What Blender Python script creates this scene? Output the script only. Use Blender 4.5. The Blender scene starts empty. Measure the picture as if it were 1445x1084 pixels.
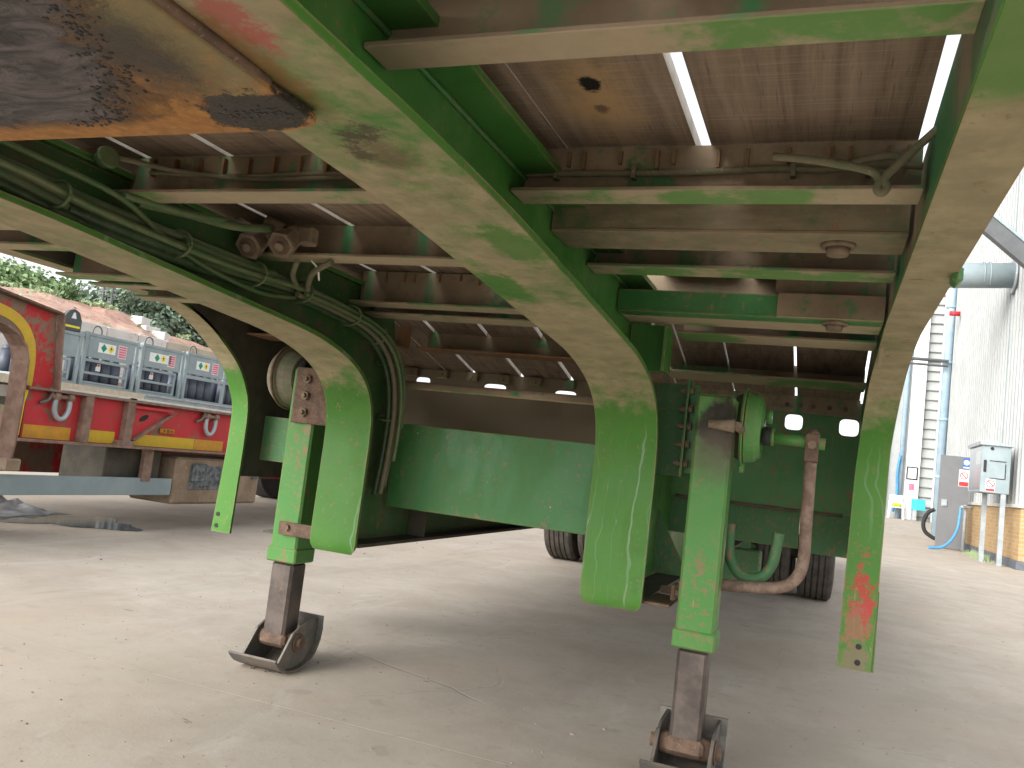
import bpy, bmesh, math, random
from mathutils import Vector, Matrix, noise as mnoise
random.seed(7)
S = bpy.context.scene
COL = S.collection
H = 0.9                      # eye height: builders below use heights measured from the eye

# ---------------------------------------------------------------- camera
cam_d = bpy.data.cameras.new('camera'); cam = bpy.data.objects.new('camera', cam_d); COL.objects.link(cam)
yaw, pitch, roll = -0.36455685, 0.08848389, 0.11708696
cy, sy, cp, sp, cr, sr = math.cos(yaw), math.sin(yaw), math.cos(pitch), math.sin(pitch), math.cos(roll), math.sin(roll)
fwd = Vector((sy*cp, cy*cp, sp)); rgt0 = Vector((cy, -sy, 0)); up0 = rgt0.cross(fwd)
rgt = rgt0*cr + up0*sr; upv = -rgt0*sr + up0*cr
M = Matrix((rgt, upv, -fwd)).transposed().to_4x4(); M.translation = (0, 0, H)
cam.matrix_world = M
cam_d.sensor_width = 36; cam_d.lens = 36*1182.58/1445
cam_d.clip_start = 0.02; cam_d.clip_end = 2000
S.camera = cam

# ---------------------------------------------------------------- sky, sun, exposure
W = bpy.data.worlds.new('World'); S.world = W; W.use_nodes = True
wt = W.node_tree; wt.nodes.clear()
sky = wt.nodes.new('ShaderNodeTexSky'); sky.sky_type = 'NISHITA'; sky.sun_disc = False
SUN_EL, SUN_ROT = math.radians(30), math.radians(205)
sky.sun_elevation = SUN_EL; sky.sun_rotation = SUN_ROT
sky.air_density = 1.0; sky.dust_density = 3.0; sky.ozone_density = 1.0
hs = wt.nodes.new('ShaderNodeHueSaturation'); hs.inputs['Saturation'].default_value = 0.16
bg = wt.nodes.new('ShaderNodeBackground'); bg.inputs['Strength'].default_value = 0.15
wo = wt.nodes.new('ShaderNodeOutputWorld')
wt.links.new(sky.outputs[0], hs.inputs['Color']); wt.links.new(hs.outputs[0], bg.inputs['Color']); wt.links.new(bg.outputs[0], wo.inputs[0])
sun_d = bpy.data.lights.new('sun', 'SUN'); sun_d.energy = .5; sun_d.angle = math.radians(50); sun_d.color = (1, 0.97, 0.92)
sun = bpy.data.objects.new('sun', sun_d); COL.objects.link(sun)
sdir = Vector((math.sin(SUN_ROT)*math.cos(SUN_EL), math.cos(SUN_ROT)*math.cos(SUN_EL), math.sin(SUN_EL)))
sun.rotation_euler = sdir.to_track_quat('Z', 'Y').to_euler(); sun.location = (0, -5, 20)
S.view_settings.view_transform = 'Standard'; S.view_settings.look = 'None'
S.view_settings.gamma = 1; S.view_settings.use_curve_mapping = False
S.view_settings.exposure = 1.3
S.render.engine = 'CYCLES'
S.cycles.max_bounces = 10; S.cycles.diffuse_bounces = 7; S.cycles.glossy_bounces = 4

# ---------------------------------------------------------------- material kit
class NT:
    def __init__(s, name):
        s.m = bpy.data.materials.new(name); s.m.use_nodes = True
        s.t = s.m.node_tree; s.b = s.t.nodes['Principled BSDF']
        g = s.t.nodes.new('ShaderNodeNewGeometry'); s.P = g.outputs['Position']; s.N = g.outputs['Normal']
        s.rnd = s.t.nodes.new('ShaderNodeObjectInfo').outputs['Random']
    def put(s, sock, v):
        if isinstance(v, bpy.types.NodeSocket): s.t.links.new(v, sock)
        elif isinstance(v, (tuple, list)) and len(v) == 3 and sock.type == 'RGBA': sock.default_value = (*v, 1)
        else: sock.default_value = v
    def math(s, op, a, b=0.0, c=0.0, clamp=False):
        n = s.t.nodes.new('ShaderNodeMath'); n.operation = op; n.use_clamp = clamp
        s.put(n.inputs[0], a); s.put(n.inputs[1], b); s.put(n.inputs[2], c); return n.outputs[0]
    def scale(s, v, sc, off=(0, 0, 0)):
        n = s.t.nodes.new('ShaderNodeMapping'); s.put(n.inputs['Vector'], v); n.inputs['Scale'].default_value = sc
        n.inputs['Location'].default_value = off; return n.outputs[0]
    def noise(s, v, sc, det=6, rough=.6, dist=0.0):
        n = s.t.nodes.new('ShaderNodeTexNoise'); s.put(n.inputs['Vector'], v); n.inputs['Scale'].default_value = sc
        n.inputs['Detail'].default_value = det; n.inputs['Roughness'].default_value = rough; n.inputs['Distortion'].default_value = dist
        return n.outputs['Fac']
    def ramp(s, f, lo, hi, smooth=True):
        n = s.t.nodes.new('ShaderNodeMapRange'); n.interpolation_type = 'SMOOTHSTEP' if smooth else 'LINEAR'
        s.put(n.inputs['Value'], f); n.inputs['From Min'].default_value = lo; n.inputs['From Max'].default_value = hi
        return n.outputs[0]
    def mix(s, f, a, b):
        n = s.t.nodes.new('ShaderNodeMix'); n.data_type = 'RGBA'; s.put(n.inputs[0], f); s.put(n.inputs[6], a); s.put(n.inputs[7], b)
        return n.outputs[2]
    def xyz(s, v):
        n = s.t.nodes.new('ShaderNodeSeparateXYZ'); s.put(n.inputs[0], v); return n.outputs
    def spot(s, c, r, soft, sq=(1, 1, 1), warp=0.0):
        n = s.t.nodes.new('ShaderNodeMapping'); s.put(n.inputs['Vector'], s.P)
        n.inputs['Scale'].default_value = sq; n.inputs['Location'].default_value = tuple(-c[i]*sq[i] for i in range(3))
        L = s.t.nodes.new('ShaderNodeVectorMath'); L.operation = 'LENGTH'; s.put(L.inputs[0], n.outputs[0])
        d = L.outputs['Value']
        if warp: d = s.math('ADD', d, s.math('MULTIPLY', s.math('SUBTRACT', s.noise(s.P, .5/max(r, .01), 6, .7), .5), warp)); d = s.math('ADD', d, s.math('MULTIPLY', s.math('SUBTRACT', s.noise(s.P, 2.2/max(r, .01), 5, .7), .5), warp*.6))
        return s.math('SUBTRACT', 1, s.ramp(d, r-soft, r+soft))
    def bump(s, h, dist=.002, strength=.5):
        n = s.t.nodes.new('ShaderNodeBump'); n.inputs['Distance'].default_value = dist; n.inputs['Strength'].default_value = strength
        s.put(n.inputs['Height'], h); s.put(s.b.inputs['Normal'], n.outputs[0])
    def out(s, col, rough=.6, metal=0.0, spec=.4):
        s.put(s.b.inputs['Base Color'], col); s.put(s.b.inputs['Roughness'], rough); s.put(s.b.inputs['Metallic'], metal)
        s.put(s.b.inputs['Specular IOR Level'], spec); return s.m

GREEN = (.058, .180, .027); GREEN2 = (.076, .220, .037); DUST = (.42, .335, .215); BROWN = (.19, .137, .09); RUST = (.20, .075, .028)
def paint(name, base=GREEN, base2=GREEN2, dirt=DUST, lo=.5, hi=.75, down=0.0, rust=.72, streak=.0, rough=.42, extra=None, spots=None):
    """weathered paint: two greens, patchy road dust (more on undersides), rust freckles, chalky run marks"""
    k = NT(name)
    n1 = k.noise(k.P, 2.6, 9, .68, .4); n2 = k.noise(k.P, 17, 7, .7); n3 = k.noise(k.scale(k.P, (14, 14, 60)), 1, 5, .6)
    col = k.mix(k.ramp(k.noise(k.P, 1.3, 5, .6), .35, .65), base, base2)
    z = k.xyz(k.N)[2]
    f = k.math('ADD', k.math('MULTIPLY', n1, .62), k.math('MULTIPLY', n2, .38))
    if down: f = k.math('ADD', f, k.math('MULTIPLY', k.ramp(k.math('MULTIPLY', z, -1), .45, .98), down))
    fd = k.ramp(f, lo, hi)
    dcol = k.mix(k.ramp(n3, .3, .7), dirt, tuple(c*.72 for c in dirt))
    col = k.mix(k.math('MULTIPLY', fd, .88), col, dcol)
    if streak:
        p = k.xyz(k.P)
        wob = k.math('MULTIPLY', k.noise(k.P, 3.5, 3, .5), .16)
        st = k.noise(k.math('ADD', p[0], wob), 1.0, 0)
        n = k.t.nodes.new('ShaderNodeTexNoise'); n.noise_dimensions = '1D'; n.inputs['Scale'].default_value = 62; n.inputs['Detail'].default_value = 3
        k.put(n.inputs['W'], k.math('ADD', p[0], wob))
        lines = k.ramp(n.outputs['Fac'], .62, .72)
        lines = k.math('MULTIPLY', lines, k.ramp(k.noise(k.P, 5, 3, .5), .35, .6))
        vert = k.math('SUBTRACT', 1, k.ramp(k.math('ABSOLUTE', z), .2, .6))
        col = k.mix(k.math('MULTIPLY', k.math('MULTIPLY', lines, vert), streak), col, (.25, .37, .25))
    # faint overall dust film and rubbed lighter areas
    film = k.noise(k.scale(k.P, (7, 7, 3)), 1, 8, .72, .3)
    col = k.mix(k.math('MULTIPLY', k.ramp(film, .45, .75), .20), col, (.26, .25, .14))
    col = k.mix(k.math('MULTIPLY', k.ramp(k.noise(k.P, 4.2, 6, .7, .2), .54, .66), .28), col, tuple(c*.6 for c in base))
    # chips and freckles of rust, in clusters
    clus = k.ramp(k.noise(k.P, 4.5, 5, .6), .40, .62)
    fr = k.math('MULTIPLY', k.ramp(k.noise(k.P, 58, 5, .6), rust-.10, rust-.075), clus)
    fr2 = k.math('MULTIPLY', k.ramp(k.noise(k.scale(k.P, (1, 1, .6)), 26, 6, .62), rust-.075, rust-.05), k.ramp(k.noise(k.P, 2.6, 4, .5), .44, .58))
    fr = k.math('MAXIMUM', k.math('MULTIPLY', fr, .8), fr2)
    col = k.mix(k.math('MULTIPLY', fr, .85), col, k.mix(n2, (.30, .165, .085), (.22, .13, .085)))
    scr = k.ramp(k.noise(k.scale(k.P, (60, 60, 9)), 2.2, 5, .6), .66, .72)
    col = k.mix(k.math('MULTIPLY', scr, .4), col, (.34, .33, .23))
    # worn, rust-stained edges
    bv = k.t.nodes.new('ShaderNodeBevel'); bv.samples = 4; bv.inputs['Radius'].default_value = .007
    dt = k.t.nodes.new('ShaderNodeVectorMath'); dt.operation = 'DOT_PRODUCT'; k.put(dt.inputs[0], bv.outputs[0]); k.put(dt.inputs[1], k.N)
    ed = k.math('MULTIPLY', k.math('SUBTRACT', 1, k.ramp(dt.outputs['Value'], .86, .985)), k.ramp(k.noise(k.P, 11, 6, .7), .38, .58))
    col = k.mix(k.math('MULTIPLY', ed, .9), col, k.mix(n2, (.36, .27, .17), (.26, .15, .085)))
    for c, r, soft, sq, warp, cc, amt in (spots or []):
        col = k.mix(k.math('MULTIPLY', k.spot(c, r, soft, sq, warp), amt), col, cc)
    k.bump(k.math('ADD', k.math('ADD', k.math('MULTIPLY', fd, .6), n2), k.math('MULTIPLY', k.noise(k.P, 1.8, 2, .5), 2.5)), .0022, .35)
    return k.out(col, k.math('ADD', rough, k.math('MULTIPLY', k.math('MAXIMUM', fd, k.ramp(film, .4, .7)), .35)), 0, .26)

def zz(x, y, z): return (x, y, z+H)
MAT = {}
MAT['flange_right'] = paint('dusty_green_flange', lo=.60, hi=.80, down=.27, streak=.55, spots=[
    (zz(-.597, .885, .383), .020, .012, (1, .8, .3), .09, (.06, .038, .028), .85), (zz(-.560, .868, .383), .020, .012, (1, 1, .3), .09, (.06, .038, .028), .8),
    (zz(-.612, .947, .383), .018, .010, (1, .8, .3), .09, (.07, .042, .03), .8), (zz(-.570, .955, .38), .030, .022, (1, .7, .3), .07, (.12, .07, .045), .7),
    (zz(-.563, .605, .38), .026, .010, (1, .55, .3), .075, (.36, .10, .085), .85), (zz(-.556, .645, .38), .016, .008, (1, .7, .3), .06, (.38, .10, .08), .8),
    (zz(-.588, .69, .383), .020, .014, (1, .18, .3), .05, (.21, .12, .045), .85),
    (zz(-.655, 1.60, .36), .05, .012, (1, .5, 1), .09, GREEN, .85), (zz(-.53, 1.34, .36), .05, .015, (1, .5, 1), .09, GREEN, .8)])
MAT['flange_left'] = paint('dusty_green_flange_rusted', lo=.59, hi=.80, down=.28, streak=.5)
MAT['green'] = paint('clean_green_paint', base=(.046, .168, .05), base2=(.056, .195, .06), lo=.62, hi=.80, rust=.70, rough=.35)
MAT['green_leg'] = paint('leg_green_paint', base=(.070, .222, .050), base2=(.086, .255, .064), lo=.60, hi=.78, rust=.66, rough=.38, spots=[
    (zz(-.300, 2.62, .172), .072, .020, (1, .3, .9), .12, (.022, .015, .010), .97), (zz(-.303, 2.62, .096), .07, .05, (1, .3, .9), .10, (.10, .075, .052), .75)])
MAT['green_dull'] = paint('dull_green_paint', base=(.055, .155, .062), base2=(.072, .185, .08), lo=.55, hi=.8, rust=.68, rough=.5)
MAT['green_web'] = paint('deep_green_paint', base=(.045, .165, .03), base2=(.06, .205, .045), lo=.58, hi=.8, rough=.32)
MAT['web_dirty'] = paint('grimy_green_web', base=(.04, .11, .032), base2=(.055, .14, .045), dirt=(.16, .12, .08), lo=.46, hi=.62, rough=.5)
MAT['rail'] = paint('dusty_rail_paint', lo=.58, hi=.78, down=.36, rust=.7, streak=.3, spots=[
    (zz(.15, .86, .445), .11, .03, (1, .8, 1), .12, GREEN2, .75),
    (zz(.140, 2.92, -.27), .030, .006, (1, .3, .40), .15, (.40, .055, .045), .9), (zz(.125, 2.92, -.37), .032, .010, (1, .3, .5), .13, (.30, .12, .085), .7), (zz(.155, 2.92, -.33), .012, .005, (1, .3, .2), .08, (.40, .055, .045), .85), (zz(.135, 2.92, -.50), .035, .02, (1, .3, .6), .10, (.20, .145, .10), .8)])
MAT['bulkhead'] = paint('bulkhead_green_paint', base=(.078, .22, .082), base2=(.10, .255, .10), lo=.56, hi=.8, rust=.66, rough=.5, spots=[(zz(-1.35, 3.56, .2), .62, .10, (1, 1, 1), .15, (.23, .17, .115), .93)])
MAT['drum_grimy'] = paint('oily_gearbox_cover', base=(.09, .13, .07), base2=(.11, .15, .09), dirt=(.10, .075, .055), lo=.38, hi=.54)
MAT['drum_dusty'] = paint('dusty_gearbox_paint', base=(.10, .17, .09), base2=(.13, .2, .11), dirt=(.26, .23, .17), lo=.40, hi=.56)
MAT['drum_green'] = paint('gearbox_green_paint', base=(.085, .26, .06), base2=(.12, .32, .09), lo=.60, hi=.8, rough=.25)

def member(name):
    """road-grimed cross members with greener washed runs below the deck gaps"""
    k = NT(name); p = k.xyz(k.P)
    n1 = k.noise(k.P, 3, 8, .65); n2 = k.noise(k.P, 24, 6, .7); n4 = k.noise(k.scale(k.P, (3, 30, 30)), 1.5, 5, .6)
    grime = k.mix(k.ramp(n1, .35, .68), BROWN, (.36, .28, .19))
    grime = k.mix(k.math('MULTIPLY', k.ramp(n2, .35, .7), .5), grime, (.115, .08, .052))
    green = k.mix(n4, (.05, .19, .055), (.07, .21, .10))
    fr = k.math('ABSOLUTE', k.math('SUBTRACT', k.math('FRACT', k.math('DIVIDE', k.math('ADD', p[0], 1.555+2.39), .239)), .5))
    near = k.ramp(fr, .37, .49)
    zn = k.math('ABSOLUTE', k.xyz(k.N)[2])
    vert = k.math('SUBTRACT', 1, k.ramp(zn, .3, .7))
    run = k.math('MULTIPLY', k.math('MULTIPLY', near, vert), k.ramp(k.noise(k.scale(k.P, (5, 2, 1)), 1.6, 4, .6), .42, .6))
    patch = k.math('MULTIPLY', k.ramp(k.math('ADD', k.math('MULTIPLY', k.noise(k.P, 1.7, 6, .7), .7), k.math('MULTIPLY', n2, .3)), .53, .60), .85)
    col = k.mix(k.math('MAXIMUM', run, patch), grime, green)
    dn = k.ramp(k.math('MULTIPLY', k.xyz(k.N)[2], -1), .5, .9)
    und = k.mix(k.ramp(k.noise(k.P, 2.1, 7, .7), .50, .60), k.mix(n2, (.45, .375, .255), (.33, .26, .17)), (.12, .26, .07))
    col = k.mix(k.math('MULTIPLY', dn, .9), col, und)
    k.bump(k.math('ADD', n1, n2), .002, .5)
    return k.out(col, .75, 0, .25)
MAT['member'] = member('grimy_cross_member')
def member2():
    k = NT('rusted_cross_member'); n1 = k.noise(k.P, 5, 8, .7); n2 = k.noise(k.P, 30, 6, .7)
    col = k.mix(k.ramp(n1, .4, .65), (.20, .10, .045), BROWN); col = k.mix(k.ramp(n2, .45, .75), col, (.28, .15, .07))
    k.bump(n2, .002, .5); return k.out(col, .85, 0, .2)
MAT['member_green'] = paint('grimy_green_member', base=(.05, .13, .045), base2=(.065, .155, .06), dirt=(.29, .225, .15), lo=.36, hi=.52, rust=.7, rough=.6)
MAT['member_rust'] = member2()

def wood():
    k = NT('weathered_plank_wood'); p = k.xyz(k.P)
    off = k.math('MULTIPLY', k.rnd, 7.0)
    v = k.t.nodes.new('ShaderNodeCombineXYZ'); k.put(v.inputs[0], k.math('ADD', p[0], off)); k.put(v.inputs[1], p[1]); k.put(v.inputs[2], p[2]); V = v.outputs[0]
    grain = k.noise(k.scale(V, (34, 1.6, 34)), 1.0, 8, .65, .5); big = k.noise(k.scale(V, (5, .9, 5)), 1, 5, .6)
    saw = k.noise(k.scale(V, (6, 150, 6)), 1, 3, .6); saw2 = k.noise(k.scale(V, (190, 9, 9)), 1, 3, .6)
    col = k.mix(k.ramp(grain, .3, .7), (.16, .115, .08), (.33, .25, .18))
    col = k.mix(k.math('MULTIPLY', k.ramp(big, .4, .7), .6), col, (.225, .165, .12))
    col = k.mix(k.math('MULTIPLY', k.ramp(saw, .48, .68), .33), col, (.42, .34, .255))
    col = k.mix(k.math('MULTIPLY', k.ramp(saw2, .58, .7), .45), col, (.075, .05, .034))
    col = k.mix(k.math('MULTIPLY', k.rnd, .25), col, (.20, .15, .12))
    c = zz(-.398, 1.232, .61)
    col = k.mix(k.math('MULTIPLY', k.spot(zz(-.40, 1.27, .61), .055, .05, (1, .45, .3), .14), .8), col, (.44, .28, .13))
    col = k.mix(k.spot(c, .021, .006, (1.1, .85, .3), .034), col, (.014, .011, .009))
    col = k.mix(k.math('MULTIPLY', k.spot(zz(-.402, 1.325, .61), .012, .006, (1, .8, .3), .03), .7), col, (.06, .04, .03))
    k.bump(k.math('ADD', grain, k.math('MULTIPLY', saw, .7)), .002, .6)
    return k.out(col, .85, 0, .2)
MAT['wood'] = wood(); MAT['plank_edge'] = None

def grease_plate():
    k = NT('greased_rubbing_plate'); p = k.xyz(k.P)
    n1 = k.noise(k.P, 6, 9, .7, .6); n2 = k.noise(k.P, 45, 6, .7); sw = k.noise(k.scale(k.P, (9, 22, 9)), 1, 6, .6, 2.5)
    rust = k.mix(k.ramp(n2, .3, .7), (.44, .215, .065), (.27, .125, .04)); rust = k.mix(k.ramp(n1, .55, .7), rust, (.44, .31, .18))
    ol = k.mix(n1, (.21, .19, .115), (.13, .15, .075))
    col = k.mix(k.math('MULTIPLY', k.spot(zz(-.625, .60, .37), .075, .05, (1, .55, .3), .22), .75), rust, ol)
    # thick black grease round the kingpin, and a smear by the plate's tip
    w = k.math('MULTIPLY', k.math('SUBTRACT', k.noise(k.P, 11, 9, .78, .8), .5), .24)
    dx = k.math('ADD', p[0], 1.08); dy = k.math('SUBTRACT', p[1], .42)
    rr = k.math('ADD', k.math('SQRT', k.math('ADD', k.math('MULTIPLY', dx, dx), k.math('MULTIPLY', dy, dy))), w)
    edge = k.math('SUBTRACT', 1, k.ramp(k.math('ADD', p[1], k.math('MULTIPLY', w, .5)), .765, .79))
    core = k.math('MULTIPLY', k.math('SUBTRACT', 1, k.ramp(rr, .385, .40)), edge)
    halo = k.math('MULTIPLY', k.math('SUBTRACT', 1, k.ramp(rr, .40, .455)), k.math('SUBTRACT', 1, k.ramp(p[1], .77, .80)))
    g1 = k.math('MAXIMUM', core, k.math('MULTIPLY', halo, .75))
    g2 = k.spot(zz(-.655, .770, .37), .060, .006, (.72, 1.25, .3), .15)
    g3 = k.spot(zz(-.70, .62, .37), .06, .04, (1, .6, .3), .10)
    g = k.math('MAXIMUM', k.math('MAXIMUM', g1, k.math('MULTIPLY', g2, .97)), k.math('MULTIPLY', g3, .85))
    gcol = k.mix(k.math('MULTIPLY', k.ramp(sw, .35, .7), core), (.016, .013, .012), (.13, .108, .11))
    col = k.mix(g, col, gcol)
    k.bump(k.math('ADD', k.math('MULTIPLY', k.math('MULTIPLY', g, sw), 3), k.math('ADD', n2, k.math('MULTIPLY', g, 1.2))), .004, .7)
    return k.out(col, k.math('SUBTRACT', .85, k.math('MULTIPLY', g, .42)), 0, .4)
MAT['plate'] = grease_plate()

def simple(name, a, b, sc=8, rough=.6, metal=0, spec=.4, bump=.001, a2=None, det=6):
    k = NT(name); n1 = k.noise(k.P, sc, det, .65); n2 = k.noise(k.P, sc*6, 5, .7)
    col = k.mix(k.ramp(n1, .35, .65), a, b)
    if a2: col = k.mix(k.ramp(n2, .58, .68), col, a2)
    if bump: k.bump(n2, bump, .5)
    return k.out(col, rough, metal, spec)
MAT['plank_edge'] = simple('daylit_sawn_plank_edge', (.52, .48, .43), (.64, .61, .56), 20, .85, 0, .2, .002)  # raw sawn wood made paler: daylight falling into the deck gaps is in the colour
MAT['steel'] = simple('dark_worn_steel', (.075, .062, .056), (.14, .115, .10), 9, .42, .55, .5, .001, (.16, .11, .075))
MAT['foot'] = simple('scuffed_steel_foot', (.12, .12, .11), (.20, .17, .14), 12, .5, .4, .5, .001, (.19, .11, .075))
MAT['rusty'] = simple('rusty_steel', (.18, .115, .08), (.11, .075, .055), 26, .8, .1, .3, .002, (.27, .20, .14))
MAT['pipe'] = simple('rust_flecked_pipe', (.27, .19, .145), (.16, .105, .08), 30, .7, .1, .3, .002, (.06, .075, .08))
MAT['cable'] = simple('overpainted_green_hose', (.085, .16, .062), (.15, .18, .09), 14, .5, 0, .4, .001, (.22, .20, .13))
MAT['cable_dark'] = simple('dark_green_hose', (.03, .07, .028), (.06, .10, .045), 14, .4, 0, .5, .001, (.15, .13, .085))
MAT['cable_dusty'] = simple('dusty_cable', (.20, .165, .11), (.14, .15, .085), 18, .8, 0, .3, .001, (.26, .21, .15))
MAT['brass'] = simple('dusty_cast_fitting', (.27, .21, .145), (.17, .125, .085), 20, .8, .1, .3, .002)
MAT['black'] = simple('black_rubber', (.018, .018, .019), (.03, .029, .028), 20, .7)
MAT['tyre'] = simple('dusty_tyre_rubber', (.055, .049, .043), (.095, .082, .068), 14, .85, 0, .25, .001)
MAT['dark'] = simple('shaded_dirty_steel', (.05, .045, .035), (.085, .075, .055), 5, .8)
MAT['galv'] = simple('galvanised_steel', (.30, .34, .36), (.42, .455, .47), 5, .5, .3, .4, 0)
MAT['grey_paint'] = simple('pale_grey_paint', (.24, .30, .32), (.30, .36, .375), 2, .5, 0, .4, 0)
MAT['dark_frame'] = simple('dark_grey_paint', (.05, .065, .07), (.075, .09, .095), 4, .5, 0, .4, 0)
MAT['cylinder'] = simple('slate_cylinder_paint', (.075, .085, .115), (.10, .115, .15), 3, .45, 0, .4, 0)
MAT['white'] = simple('white_paint', (.72, .73, .72), (.80, .80, .79), 3, .5, 0, .4, 0)
MAT['offwhite'] = simple('off_white_cladding', (.36, .375, .37), (.41, .425, .415), 1.2, .5, 0, .4, 0, (.32, .335, .33))
MAT['cream'] = simple('cream_board', (.48, .40, .29), (.56, .50, .40), 9, .8, 0, .3, .001)
MAT['sill'] = simple('pale_edge_trim', (.55, .52, .47), (.64, .62, .57), 9, .6, 0, .3, 0)
MAT['blue_pipe'] = simple('pale_blue_pipe', (.30, .42, .52), (.38, .50, .58), 3, .45, 0, .4, 0)
MAT['blue_hose'] = simple('blue_hose_plastic', (.06, .25, .52), (.09, .31, .60), 8, .45, 0, .4, 0)
MAT['door'] = simple('mid_grey_door_paint', (.15, .155, .16), (.175, .18, .185), 1.5, .45, 0, .4, 0)
MAT['yellow'] = simple('yellow_tape', (.62, .40, .02), (.55, .36, .03), 14, .45, 0, .4, 0, (.40, .27, .07))
MAT['orange_tape'] = simple('orange_reflective_tape', (.62, .29, .02), (.50, .25, .03), 22, .4, 0, .5, 0, (.36, .22, .07))
MAT['amber'] = simple('amber_lamp_lens', (.55, .20, .015), (.42, .15, .01), 30, .25, 0, .5, 0)
MAT['sign_red'] = simple('red_print', (.55, .03, .04), (.58, .04, .05), 4, .5, 0, .4, 0)
MAT['sign_pink'] = simple('faded_red_print', (.62, .12, .20), (.66, .18, .26), 9, .5, 0, .4, 0)
MAT['sign_green'] = simple('green_print', (.0, .25, .12), (.01, .28, .14), 4, .5, 0, .4, 0)
MAT['sign_yellow'] = simple('yellow_print', (.75, .62, .02), (.78, .66, .04), 4, .5, 0, .4, 0)
MAT['sign_blue'] = simple('blue_print', (.02, .13, .45), (.03, .15, .5), 4, .5, 0, .4, 0)
MAT['turquoise'] = simple('turquoise_plastic', (.03, .40, .52), (.05, .45, .56), 4, .4, 0, .4, 0)
MAT['lime'] = simple('lime_cloth', (.42, .52, .04), (.50, .58, .08), 8, .8, 0, .3, 0)
MAT['plastic_white'] = simple('white_chair_plastic', (.70, .72, .72), (.76, .77, .77), 4, .4, 0, .4, 0)
MAT['block'] = simple('pale_cast_concrete', (.70, .69, .66), (.62, .60, .56), 1.6, .85, 0, .3, .004, (.44, .40, .34))
MAT['block_tan'] = simple('tan_cast_concrete', (.45, .40, .31), (.52, .47, .38), 1.6, .85, 0, .3, .004)
MAT['bark'] = simple('tree_bark', (.10, .075, .05), (.06, .045, .03), 6, .9)
MAT['sheet'] = simple('grey_plastic_sheet', (.24, .245, .25), (.34, .345, .35), 9, .4, 0, .4, .003)
MAT['deepgrey'] = simple('charcoal_steel', (.07, .075, .08), (.095, .10, .105), 3, .4, 0, .5, 0)
def clear():
    k = NT('clear_panel'); k.b.inputs['Transmission Weight'].default_value = 1.0
    return k.out((.9, .92, .93), .03, 0, .5)
MAT['clear'] = clear()
def puddle():
    k = NT('puddle_water'); n = k.noise(k.P, 7, 5, .6); k.bump(n, .001, .3)
    return k.out((.03, .028, .026), .06, 0, .6)
MAT['puddle'] = puddle()

def redpaint():
    k = NT('scuffed_red_trailer_paint'); n1 = k.noise(k.P, 3.2, 9, .68, .3); n2 = k.noise(k.P, 16, 7, .7)
    col = k.mix(k.ramp(n2, .35, .7), (.53, .03, .04), (.45, .038, .042))
    f = k.math('ADD', k.math('MULTIPLY', n1, .62), k.math('MULTIPLY', n2, .38))
    col = k.mix(k.math('MULTIPLY', k.ramp(f, .50, .57), .93), col, k.mix(n2, (.25, .165, .105), (.15, .095, .065)))
    k.bump(n2, .002, .4); return k.out(col, .55, 0, .35)
MAT['red'] = redpaint()
def reddirty():
    k = NT('brown_stained_red_paint'); n1 = k.noise(k.P, 2.6, 9, .68, .3); n2 = k.noise(k.P, 16, 7, .7)
    f = k.math('ADD', k.math('MULTIPLY', n1, .62), k.math('MULTIPLY', n2, .38))
    col = k.mix(k.ramp(f, .475, .54), k.mix(n2, (.27, .185, .125), (.15, .10, .07)), (.48, .03, .035))
    k.bump(n2, .002, .4); return k.out(col, .65, 0, .3)
MAT['reddirty'] = reddirty()
MAT['rustedge'] = simple('stained_flange_edge', (.27, .18, .14), (.18, .115, .085), 12, .8, 0, .3, .001, (.33, .12, .09))
MAT['toolbox'] = simple('dirty_tool_box', (.33, .25, .18), (.24, .17, .115), 6, .75, .1, .3, .002, (.36, .30, .24))
MAT['peel'] = simple('peeled_zinc', (.07, .08, .085), (.22, .24, .25), 24, .5, .4, .4, .002)

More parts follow.
